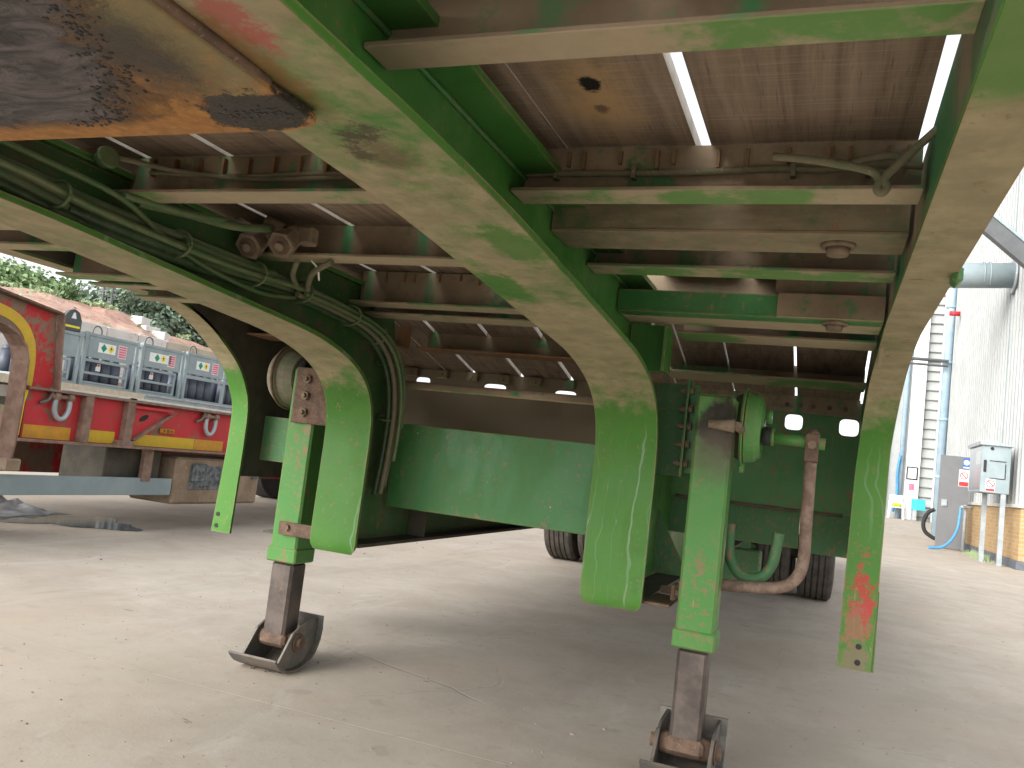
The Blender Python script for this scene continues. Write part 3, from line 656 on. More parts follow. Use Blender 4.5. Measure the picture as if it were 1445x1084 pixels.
# lower bed, axles and wheels
bm = NB(); box(bm, -2.29, .10, 3.58, 12.0, .10, .18); obj('lower_deck', bm, 'dark', T)
for x0, x1 in ((-2.37, -2.29), (.105, .185)):
    bm = NB(); box(bm, x0, x1, 3.6, 12.0, -.02, .18); obj('lower_side_rail', bm, 'green_dull', T)
for yc in (7.75, 9.15):
    bm = NB(); cyl(bm, (-2.2, yc, -.49), (0, yc, -.49), .07, seg=16); ax = obj('axle', bm, 'dark', T)
    for x in (-1.597, -.597):
        bm = NB(); box(bm, x-.06, x+.06, yc-.22, yc-.06, -.62, -.36, .01); cyl(bm, (x+.061, yc-.14, -.5), (x+.11, yc-.14, -.5), .03, .015, 8); obj('spring_hanger', bm, 'green_dull', ax)
def tyre_mesh(x0, w, yc):
    bm = NB(); r = .41; zc = GZ+r; prof = [(x0, .22), (x0, .30), (x0+.012, .385), (x0+.03, r-.006)]
    nr = 5; rib = (w-.06)/nr
    for i in range(nr):
        a = x0+.03+rib*i
        prof += [(a+.003, r), (a+rib-.009, r)]
        if i < nr-1: prof += [(a+rib-.007, r-.014), (a+rib-.001, r-.014)]
    prof += [(x0+w-.03, r-.006), (x0+w-.012, .385), (x0+w, .30), (x0+w, .22)]
    lathe_x(bm, prof, yc, zc, 48); return bm
for yc in (7.95, 9.2):
    for x0 in (-.245, .045-.27+.01+.02, -2.40, -2.09):
        pass
for yc in (7.95, 9.25):
    for x0 in (-.50, -.15, -2.42, -2.09):
        wh = obj('wheel', tyre_mesh(x0, .295, yc), 'tyre', T)
        bm = NB(); lathe_x(bm, [(x0+.06, .225), (x0+.10, .20), (x0+.20, .20), (x0+.235, .225)], yc, GZ+.41, 24); obj('rim', bm, 'dark', wh)
bm = NB(); box(bm, -.85, -.35, 5.9, 6.05, -.66, -.42, .01); obj('suspension_bracket', bm, 'green_dull', T)

# landing legs
def tube_leg(x0, x1, y0, y1, ztop, zcol, m, parent=T):
    bm = NB(); box(bm, x0, x1, y0, y1, zcol, ztop, .008); L = obj('landing_leg', bm, m, parent)
    bm = NB(); box(bm, x0-.007, x1+.007, y0-.007, y1+.007, zcol-.012, zcol+.045, .006); obj('collar', bm, m, L)
    bm = NB(); box(bm, x0+.011, x1-.011, y0+.011, y1-.011, GZ+.11, zcol-.013, .01); obj('inner_tube', bm, 'steel', L)
    return L
def foot(L, xc, yc, tilt, w=.172):
    """rocker foot: two curved cheeks on a bent sole, hung on a cross pin"""
    n = 12; pz = GZ+.115; ang = tilt
    def rotp(y, z): c, s = math.cos(ang), math.sin(ang); return (yc+y*c-z*s, pz+y*s+z*c)
    K_ = .90
    sole = [(-.185, -.005), (-.17, -.03), (-.15, -.055), (-.11, -.085), (-.05, -.106), (.0, -.112), (.05, -.106), (.10, -.085), (.135, -.045), (.155, .0), (.165, .06)]
    pts = [rotp(p[0]*K_, p[1]*K_) for p in sole]
    lowest = min(p[1] for p in pts); dz = GZ+.001-lowest
    pts = [(p[0], p[1]+dz) for p in pts]
    bm = NB(); band(bm, pts, xc-w/2-.020, xc+w/2+.020, .009); F = obj('foot', bm, 'foot', L)
    cheek = [(-.145, -.045), (-.10, -.078), (-.05, -.096), (0, -.102), (.05, -.096), (.10, -.075), (.13, -.04), (.148, .0), (.155, .055), (.02, .062), (-.03, .05)]
    cp = [(p[0], p[1]+dz) for p in (rotp(c[0]*K_, c[1]*K_) for c in cheek)]
    for x in (xc-w/2, xc+w/2-.01):
        bm = NB(); prism(bm, cp, 0, x, x+.01); obj('foot_cheek', bm, 'foot', L, bev=.0015)
    bm = NB(); cyl(bm, (xc-w/2-.02, yc, pz+dz), (xc+w/2+.02, yc, pz+dz), .021, seg=16); cyl(bm, (xc+w/2+.001, yc, pz+dz), (xc+w/2+.006, yc, pz+dz), .036, seg=18); cyl(bm, (xc-w/2-.006, yc, pz+dz), (xc-w/2-.001, yc, pz+dz), .036, seg=18)
    obj('foot_pin', bm, 'rusty', L)
    bm = NB(); box(bm, xc-.058, xc+.058, yc-.055, yc+.055, GZ+.085, GZ+.135, .012); cyl(bm, (xc-.075, yc, pz+dz), (xc+.075, yc, pz+dz), .034, seg=14); obj('knuckle', bm, 'rusty', L)
    bm = NB()
    for i in range(26):
        a = random.uniform(-.8, .8)*w/2; y = random.uniform(-.12, -.02); q = rotp(y, -.09+abs(y)*.12)
        bmesh.ops.create_icosphere(bm, subdivisions=1, radius=random.uniform(.002, .006), matrix=Matrix.Translation((xc+a, q[0], q[1]+dz)))
    o = obj('grit', bm, 'foot', L); o['kind'] = 'stuff'
LR = tube_leg(-.3835, -.269, 2.62, 2.735, .268, -.492, 'green_leg')
foot(LR, -.326, 2.675, .10)
LL = tube_leg(-1.982, -1.862, 2.78, 2.90, .26, -.485, 'green_leg')
foot(LL, -1.922, 2.84, .24)
# right leg: mounting angle with nuts, mount plate, serial tag
bm = NB(); box(bm, -.436, -.428, 2.735, 2.80, .005, .325, .001); box(bm, -.4275, -.398, 2.775, 2.783, .02, .31, .001); obj('mounting_angle', bm, 'green', LR)
for z in (.288, .228, .172, .112, .05):
    bm = NB(); cyl(bm, (-.437, 2.765, z), (-.452, 2.765, z), .013, seg=6); cyl(bm, (-.4275, 2.755, z), (-.415, 2.755, z), .013, seg=6); cyl(bm, (-.452, 2.765, z), (-.462, 2.765, z), .006, seg=8); obj('nut', bm, 'brass', LR)
bm = NB(); box(bm, -.592, -.437, 2.83, 2.838, .008, .318); obj('mounting_plate', bm, 'green_dull', T)
bm = NB(); box(bm, -.2685, -.2665, 2.65, 2.71, -.245, -.125); obj('serial_tag', bm, 'green', LR)
# right gearbox: drum, shaft, clevis, crank and its hook
bm = NB(); dy, dz_ = 2.84, .192
lathe_x(bm, [(-.250, .05), (-.246, .122), (-.244, .116), (-.215, .110), (-.198, .095), (-.192, .06), (-.192, .02)], dy, dz_, 40)
for f in bm.faces: f.smooth = False
GB = obj('gearbox', bm, 'drum_green', T)
bm = NB(); lathe_x(bm, [(-.287, .05), (-.284, .10), (-.262, .112), (-.258, .122), (-.2505, .122), (-.2503, .05)], dy, dz_, 40); obj('back_cover', bm, 'drum_grimy', GB)
bm = NB(); lathe_x(bm, [(-.2585, .129), (-.2525, .131), (-.249, .129)], dy, dz_, 40); box(bm, -.262, -.245, dy-.02, dy+.02, dz_-.150, dz_-.12, .003); obj('rim_flange', bm, 'drum_green', GB)
bm = NB(); cyl(bm, (-.29, dy-.07, dz_+.01), (-.32, dy-.066, dz_), .012, seg=10); cyl(bm, (-.262, 2.60, .176), (-.340, 2.60, .176), .021, .012, 10); cyl(bm, (-.255, 2.60, .176), (-.255, 2.74, .176), .015, seg=8); obj('spigot', bm, 'brass', GB)
bm = NB(); cyl(bm, (-.19, dy-.06, .165), (-.166, dy-.06, .165), .030, seg=16); obj('shaft_boot', bm, 'black', GB)
bm = NB(); cyl(bm, (-.166, dy-.06, .165), (-.156, dy-.06, .165), .028, seg=16); cyl(bm, (-.156, dy-.06, .163), (-.003, dy-.06, .157), .0185, seg=14); obj('crank_shaft', bm, 'green_leg', GB)
bm = NB(); cyl(bm, (-.19, dy+.03, .235), (-.172, dy+.03, .235), .024, seg=12); obj('bearing_cap', bm, 'drum_green', GB)
yk = dy-.06
bm = NB(); box(bm, -.062, -.021, yk-.030, yk-.022, .098, .185, .003); box(bm, -.062, -.021, yk+.022, yk+.030, .098, .185, .003); box(bm, -.062, -.021, yk-.0215, yk+.0215, .098, .106); cyl(bm, (-.041, yk, .18), (-.041, yk, .20), .024, .012, 12); cyl(bm, (-.041, yk-.042, .15), (-.041, yk+.04, .15), .009, seg=8)
CV = obj('clevis', bm, 'rusty', T)
bm = NB(); cyl(bm, (-.041, yk-.031, .15), (-.041, yk-.043, .15), .014, seg=6); obj('clevis_bolt', bm, 'brass', CV)
bm = NB(); tube(bm, [(-.041, yk, .10), (-.040, yk, .0), (-.039, yk, -.12), (-.038, yk, -.19), (-.046, yk, -.245), (-.075, yk, -.285), (-.12, yk, -.302), (-.2, yk, -.312), (-.285, yk, -.318)], .0185, 14, 6)
obj('crank_handle', bm, 'pipe', T)
bm = NB(); tube(bm, [(-.272, yk+.06, -.125), (-.270, yk+.06, -.19), (-.262, yk+.06, -.235), (-.235, yk+.05, -.275), (-.195, yk+.045, -.29), (-.155, yk+.05, -.275), (-.132, yk+.06, -.235), (-.124, yk+.06, -.19), (-.119, yk+.06, -.135)], .0175, 12, 6)
obj('crank_hook', bm, 'green_dull', T)
# left gearbox and bracket
bm = NB(); lathe_x(bm, [(-2.11, .03), (-2.108, .10), (-2.085, .118), (-2.075, .124), (-2.060, .124), (-2.055, .112), (-2.03, .105), (-2.0, .09), (-1.985, .05)], 2.88, .225, 36); G2 = obj('gearbox', bm, 'drum_dusty', T)
bm = NB(); lathe_x(bm, [(-2.072, .130), (-2.066, .133), (-2.062, .130)], 2.88, .225, 36); obj('rim_flange', bm, 'rusty', G2)
bm = NB(); cyl(bm, (-2.0, 2.88, .225), (-1.96, 2.88, .225), .08, seg=20); obj('shaft_boot', bm, 'black', G2)
bm = NB(); box(bm, -1.958, -1.70, 2.765, 2.775, .042, .26, .002); obj('mounting_plate', bm, 'rusty', LL)
for z in (.215, .15, .085):
    bm = NB(); cyl(bm, (-1.90, 2.764, z), (-1.90, 2.752, z), .018, seg=6); cyl(bm, (-1.90, 2.752, z), (-1.90, 2.74, z), .009, seg=8)
    obj('nut', bm, 'brass', LL)
bm = NB(); box(bm, -1.94, -1.70, 2.76, 2.77, -.39, -.34, .002); cyl(bm, (-1.90, 2.759, -.36), (-1.90, 2.75, -.36), .013, seg=6); obj('stay_bracket', bm, 'rusty', LL)
# right flange foot bracket
bm = NB(); box(bm, -.488, -.408, 2.63, 2.86, -.395, -.386, .002); box(bm, -.424, -.409, 2.72, 2.80, -.385, -.335, .003); cyl(bm, (-.425, 2.755, -.358), (-.46, 2.755, -.358), .013, seg=6); cyl(bm, (-.408, 2.72, -.358), (-.385, 2.72, -.358), .012, seg=8); obj('stay_bracket', bm, 'rusty', LR)

# hoses and cables along the left beam
XC = -1.565
def run(pts, r, m='cable', name='hose', dx=0.0, dz=0.0, cor=0, sub=6):
    bm = NB(); tube(bm, [(XC+dx+p[0], p[1], p[2]+dz) for p in pts], r, 8, sub, cor=cor); return obj(name, bm, m, T)
main = [(0, .3, .448), (0, .8, .446), (0, 1.13, .442), (0, 1.32, .425), (0, 1.62, .416), (0, 1.84, .418), (0, 2.13, .432), (0, 2.34, .425), (.01, 2.55, .400), (.015, 2.68, .345), (.02, 2.75, .26), (.02, 2.785, .16), (.02, 2.79, .06), (.015, 2.79, -.05), (.01, 2.78, -.17)]
run(main, .016); run([(p[0]+.03, p[1]+.005, p[2]+.012) for p in main], .011, 'cable_dusty')
run([(p[0]+.012, p[1]-.02, p[2]-.022) for p in main], .012, 'cable_dark'); run([(p[0]+.055, p[1]+.01, p[2]+.004) for p in main[:-2]], .008, 'cable')
run([(p[0]+.04, p[1]-.03, p[2]-.015) for p in main[6:]], .009, 'cable_dusty'); run([(p[0]+.062, p[1]-.02, p[2]-.01) for p in main[6:-1]], .007)
run([(0, .6, .475), (0, 1.13, .468), (.01, 1.35, .456), (.02, 1.6, .453), (.03, 1.9, .452), (.01, 2.1, .448)], .010)
run([(.0, 1.30, .412), (.015, 1.42, .405), (.02, 1.62, .404)], .021, 'cable_dark', 'corrugated_conduit', 0, .01, 1, 24)
run([(.01, 1.36, .388), (.02, 1.5, .382), (.02, 1.66, .386)], .016, 'cable_dark', 'corrugated_conduit', 0, .01, 1, 24)
run([(.03, 1.62, .44), (.035, 1.80, .438), (.04, 1.98, .445)], .013, 'cable', 'pipe')
run([(.02, .9, .50), (.04, 1.2, .49), (.05, 1.4, .475), (.03, 1.58, .425), (.03, 1.75, .395), (.03, 1.95, .385), (.02, 2.12, .41)], .007, 'cable')
run([(.04, 1.45, .485), (.05, 1.6, .505), (.07, 1.75, .52), (.10, 1.86, .548)], .011); run([(.05, 1.4, .485), (.07, 1.58, .50), (.06, 1.73, .53), (.0, 1.84, .555)], .009)
run([(.17, 1.90, .47), (.11, 1.97, .45), (.07, 2.04, .44), (.02, 2.15, .428)], .008, 'cable_dusty'); run([(.24, 1.96, .485), (.16, 2.0, .465), (.11, 2.05, .445), (.04, 2.15, .43)], .009, 'cable_dusty')
bm = NB(); tube(bm, [(-1.40, 1.97, .49), (-1.385, 1.985, .47), (-1.40, 2.02, .445)], .003, 6, 5); obj('wire', bm, 'white', T)
for y, z, r in ((1.25, .435, .03), (1.60, .428, .036), (1.9, .428, .036), (2.13, .43, .034), (2.42, .415, .034), (2.60, .385, .036), (2.73, .30, .036), (2.79, .1, .036)):
    bm = NB()
    d = Vector((0, .3, -.8)) if z < .35 else Vector((0, 1, -.1)); d.normalize(); u = Vector((1, 0, 0)); w = d.cross(u)
    tube(bm, [Vector((XC+.028, y, z))+(u*math.cos(t)*1.35+w*math.sin(t))*r for t in [2*math.pi*i/14 for i in range(15)]], .004, 6, 2); obj('cable_tie', bm, 'cable', T)
# couplings on the third member
for x, z in ((-1.521, .492), (-1.415, .497)):
    bm = NB(); d = Vector((.08, -.75, -.55)).normalized(); c = Vector((x, 1.845, z))
    cyl(bm, c, c-d*.05, .040, .034, 6); cyl(bm, c-d*.05, c-d*.10, .030, .030, 14); cyl(bm, c-d*.06+Vector((-.03, 0, .02)), c-d*.06+Vector((-.075, -.02, .045)), .02, .016, 10); box(bm, x+.01, x+.06, 1.89, 1.93, z+.02, z+.07, .006)
    K = obj('air_coupling', bm, 'brass', T)
    bm = NB(); cyl(bm, c+d*.001, c+d*.003, .026, .026, 18); obj('coupling_face', bm, 'rusty', K)
    bm = NB(); cyl(bm, c+d*.0035, c+d*.012, .012, .012, 12); obj('coupling_stud', bm, 'brass', K)
# roof lamp and the cable along the second member
bm = NB(); cyl(bm, (-1.56, 1.365, .552), (-1.535, 1.36, .557), .019, .022, 16); cyl(bm, (-1.535, 1.36, .557), (-1.528, 1.358, .559), .027, .024, 16); obj('marker_lamp', bm, 'cable', T)
def crun(pts, r, m='cable_dusty', name='cable'):
    bm = NB(); tube(bm, pts, r, 8, 6); return obj(name, bm, m, T)
crun([(-1.50, 1.36, .555), (-1.42, 1.44, .556), (-1.30, 1.47, .549), (-1.15, 1.474, .545), (-1.0, 1.474, .548), (-.8, 1.474, .551), (-.62, 1.474, .55)], .006)
crun([(-1.48, 1.43, .548), (-1.3, 1.472, .552), (-1.1, 1.474, .557), (-.9, 1.474, .556), (-.62, 1.474, .556)], .005)
crun([(-.586, 1.472, .55), (-.4, 1.472, .549), (-.25, 1.472, .549), (-.12, 1.472, .554), (-.05, 1.468, .549), (.0, 1.46, .55), (.05, 1.46, .556), (.112, 1.46, .55)], .0065)
crun([(-.12, 1.40, .548), (-.07, 1.395, .541), (-.02, 1.39, .530), (.03, 1.385, .516), (.045, 1.382, .50), (.043, 1.38, .484), (.05, 1.38, .478), (.056, 1.38, .487), (.053, 1.38, .503), (.08, 1.38, .535), (.11, 1.38, .567), (.122, 1.38, .58)], .007)
crun([(-.03, 1.40, .541), (.02, 1.395, .524), (.055, 1.39, .514), (.072, 1.39, .53), (.065, 1.40, .546), (.03, 1.42, .551), (.0, 1.44, .55)], .006)
bm = NB()
for x in (-.52, -.37, -.09, .03): box(bm, x-.004, x+.004, 1.462, 1.4795, .537, .563)
o = obj('cable_clip', bm, 'cable_dusty', T); o['kind'] = 'stuff'
for y, x in ((1.735, -.009), (2.33, -.005)):
    z = .495 if y < 2 else .454
    bm = NB(); cyl(bm, (x, y, z), (x, y, z-.008), .034, .032, 20); cyl(bm, (x, y, z-.008), (x, y, z-.022), .024, .020, 20); obj('drain_boss', bm, 'brass', T)

# ---------------------------------------------------------------- red trailer parked alongside
XR_ = -4.9
RT = thing('red_trailer', 'red step-frame trailer with yellow tape parked on the left, rusty stained flanges', 'trailer', (XR_, 5, GZ))
bm = NB(); box(bm, XR_-.012, XR_, 4.02, 11.0, -.235, .085); BED = obj('bed_side', bm, 'red', RT)
bm = NB(); box(bm, XR_-.05, XR_+.07, 3.96, 11.0, -.256, -.237, .003); obj('bottom_flange', bm, 'rustedge', BED)
bm = NB(); box(bm, XR_-.05, XR_+.06, 3.99, 11.0, .087, .104, .003); obj('top_flange', bm, 'rustedge', BED)
bm = NB(); box(bm, XR_-2.4, XR_-.06, 4.2, 11.0, .02, .10); obj('deck', bm, 'dark', RT)
bm = NB(); box(bm, XR_-.02, XR_+.055, 4.30, 11.0, .106, .122, .002); obj('deck_edge', bm, 'sill', RT)
for y in (4.475, 6.6, 8.6):
    bm = NB(); box(bm, XR_+.002, XR_+.06, y-.03, y+.035, -.236, .086, .002); obj('side_post', bm, 'rustedge', BED)
bm = NB(); box(bm, XR_+.002, XR_+.055, 4.83, 4.90, -.23, .12, .002); box(bm, XR_, XR_+.06, 4.78, 4.94, -.255, -.20, .01); obj('outrigger_hinge', bm, 'rustedge', BED)
bm = NB(); prism(bm, [(4.90, .045), (5.28, .045), (5.28, .02), (4.92, -.19), (4.90, -.19)], 0, XR_+.010, XR_+.018); OB = obj('outrigger', bm, 'red', BED)
bm = NB(); box(bm, XR_+.002, XR_+.06, 4.90, 5.29, .046, .066, .002); obj('outrigger_rib', bm, 'red', BED)
bm = NB(); v = [(5.28, .03), (5.285, .015), (4.94, -.2), (4.92, -.19)]; prism(bm, v, 0, XR_+.019, XR_+.055); obj('outrigger_rib', bm, 'rustedge', BED)
bm = NB(); prism(bm, [(5.03+.045*math.cos(t)-.028*math.sin(t)*.2, -.02+.020*math.sin(t)+.02*math.cos(t)) for t in [2*math.pi*i/12 for i in range(12)]], 0, XR_+.0185, XR_+.021); obj('outrigger_eye', bm, 'black', BED)
def shackle(y, z):
    bm = NB(); x = XR_+.035
    tube(bm, [(x, y-.052, z), (x, y-.058, z-.05), (x, y-.052, z-.105), (x, y-.02, z-.145), (x, y+.02, z-.145), (x, y+.052, z-.105), (x, y+.058, z-.05), (x, y+.052, z)], .017, 10, 5)
    s = obj('shackle', bm, 'galv', RT)
    bm = NB(); cyl(bm, (x, y-.10, z), (x, y+.085, z), .015, seg=10); cyl(bm, (x, y-.075, z), (x, y-.035, z), .028, seg=12); cyl(bm, (x, y+.035, z), (x, y+.072, z), .028, seg=12); obj('shackle_pin', bm, 'rustedge', s)
    bm = NB(); tube(bm, [(x-.02, y-.10, z+.05), (x, y-.09, z+.02), (x-.005, y-.11, z-.03), (x-.02, y-.16, z-.055)], .012, 8, 5); obj('rope_hook', bm, 'foot', s)
    return s
shackle(4.27, .06); shackle(5.76, .055)
for y0, y1, m in ((4.03, 4.40, 'orange_tape'), (4.515, 4.79, 'yellow'), (4.94, 5.63, 'yellow'), (5.634, 5.99, 'orange_tape'), (6.1, 6.5, 'yellow')):
    bm = NB(); box(bm, XR_+.001, XR_+.003, y0, y1, -.232, -.145); obj('reflective_strip', bm, m, BED)
bm = NB(); box(bm, XR_+.002, XR_+.022, 5.22, 5.38, -.125, -.08, .01); LM = obj('side_lamp', bm, 'amber', RT)
bm = NB(); cyl(bm, (XR_+.022, 5.26, -.102), (XR_+.024, 5.26, -.102), .010, seg=8); cyl(bm, (XR_+.022, 5.34, -.102), (XR_+.024, 5.34, -.102), .010, seg=8); box(bm, XR_+.022, XR_+.024, 5.285, 5.315, -.115, -.09); obj('lamp_mark', bm, 'rusty', LM)
# its neck
nk = [(2.6, .80), (3.0, .76), (3.72, .655), (4.145, .60), (4.205, .10), (4.02, .10), (3.99, -.25), (3.965, .0), (3.96, .13), (3.955, .26), (3.925, .36), (3.86, .43), (3.76, .47), (3.5, .53), (3.0, .58), (2.6, .60)]
bm = NB(); prism(bm, nk, 0, XR_-.012, XR_); NK = obj('neck_side', bm, 'reddirty', RT)
bm = NB(); band(bm, [(2.6, .59), (3.0, .57), (3.5, .515), (3.76, .46), (3.85, .42), (3.915, .35), (3.945, .26), (3.95, .13), (3.952, 0), (3.95, -.25), (3.93, -.44)], XR_-.10, XR_+.05, .014); obj('neck_flange', bm, 'rustedge', NK)
bm = NB(); band(bm, [(2.6, .805), (3.0, .765), (3.72, .66), (4.15, .605)], XR_-.08, XR_+.06, .014); obj('neck_top_flange', bm, 'rusty', NK)
bm = NB(); band(bm, [(4.155, .61), (4.18, .35), (4.21, .105)], XR_-.05, XR_+.055, .012); obj('neck_end_flange', bm, 'rustedge', NK)
bm = NB(); band(bm, fine([(3.60, .545), (3.78, .512), (3.875, .465), (3.935, .395), (3.965, .30), (3.972, .15), (3.97, .115)], 4), XR_+.001, XR_+.003, .07); obj('yellow_strip', bm, 'yellow', NK)
bm = NB(); band(bm, [(3.985, -.22), (3.99, .0), (4.005, .08)], XR_+.001, XR_+.003, -.022); obj('yellow_strip', bm, 'sign_yellow', NK)
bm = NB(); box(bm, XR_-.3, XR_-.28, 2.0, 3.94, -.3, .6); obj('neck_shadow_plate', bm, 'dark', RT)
bm = NB(); box(bm, XR_+.0, XR_+.08, 3.88, 4.0, -.45, -.37, .01); obj('neck_foot', bm, 'toolbox', RT)
# under the bed
bm = NB(); box(bm, XR_-1.2, XR_-1.0, 2.6, 11, -.55, -.26); obj('chassis_beam', bm, 'reddirty', RT)
bm = NB(); box(bm, XR_-.5, XR_-.06, 4.8, 5.36, -.60, -.26, .01); obj('battery_box', bm, 'dark', RT)
bm = NB(); box(bm, XR_-.02, XR_+.02, 5.10, 5.19, -.50, -.257, .003); obj('guard_bracket', bm, 'rustedge', RT)
bm = NB(); box(bm, XR_-.02, XR_+.01, 2.2, 5.44, -.61, -.478, .004); obj('side_guard', bm, 'grey_paint', RT)
bm = NB(); box(bm, XR_-.02, XR_+.01, 7.6, 11, -.61, -.478, .004); obj('side_guard', bm, 'grey_paint', RT)
bm = NB(); box(bm, XR_-.45, XR_+.015, 5.46, 6.55, -.685, -.30, .02); TB = obj('tool_box', bm, 'toolbox', RT)
bm = NB(); box(bm, XR_+.016, XR_+.022, 5.62, 6.05, -.56, -.36, .002); obj('peeled_patch', bm, 'peel', TB)
bm = NB(); box(bm, XR_+.0225, XR_+.035, 5.63, 5.80, -.50, -.345, .012); box(bm, XR_+.0355, XR_+.04, 5.665, 5.765, -.46, -.375, .003); cyl(bm, (XR_+.04, 5.715, -.405), (XR_+.05, 5.715, -.405), .016, seg=10); obj('box_latch', bm, 'peel', TB)
bm = NB(); box(bm, XR_+.016, XR_+.026, 6.42, 6.5, -.46, -.38, .004); obj('box_latch', bm, 'peel', TB)
for xw in (XR_-.55, XR_-2.2):
    bm = NB(); lathe_x(bm, [(xw, .25), (xw, .42), (xw+.03, .46), (xw+.27, .46), (xw+.30, .42), (xw+.30, .25)], 3.6, GZ+.46, 36); obj('wheel', bm, 'black', RT)
    bm = NB(); lathe_x(bm, [(xw, .25), (xw, .42), (xw+.03, .46), (xw+.27, .46), (xw+.30, .42), (xw+.30, .25)], 9.6, GZ+.46, 36); obj('wheel', bm, 'black', RT)

# ---------------------------------------------------------------- flatbed behind with five cylinder racks
FX = -14.0
FB = thing('flatbed_trailer', 'grey flatbed trailer behind the red trailer carrying gas cylinder racks', 'trailer', (FX-.8, 14, GZ))
bm = NB(); box(bm, FX-2.4, FX+.12, 8, 24, .36, .455); obj('deck', bm, 'cream', FB)
bm = NB(); box(bm, FX+.121, FX+.15, 8, 14.2, .30, .46); obj('side_board', bm, 'cream', FB)
bm = NB(); box(bm, FX+.121, FX+.16, 14.2, 24, .28, .46); box(bm, FX+.161, FX+.22, 14.2, 24, .43, .47); box(bm, FX+.161, FX+.22, 14.2, 24, .28, .31); obj('side_channel', bm, 'galv', FB)
bm = NB(); box(bm, FX-.1, FX+.05, 8, 24, -.1, .36); obj('chassis_beam', bm, 'dark', FB)
for y in (10, 18, 19.4, 20.8):
    bm = NB(); lathe_x(bm, [(FX-.3, .25), (FX-.3, .44), (FX-.27, .48), (FX-.03, .48), (FX, .44), (FX, .25)], y, GZ+.48, 28); obj('wheel', bm, 'black', FB)
RACK_LABELS = ['grey cylinder rack with a dark lifting lug on top, nearest the red trailer neck', 'grey cylinder rack next along from the lug-topped rack, showing a wide hazard sticker',
    'grey cylinder rack third from the left, its hazard sticker on a long white strip', 'grey cylinder rack with no crossbar over its tall cylinders, rightmost in the row', 'grey cylinder rack mostly hidden behind the right end of the row']
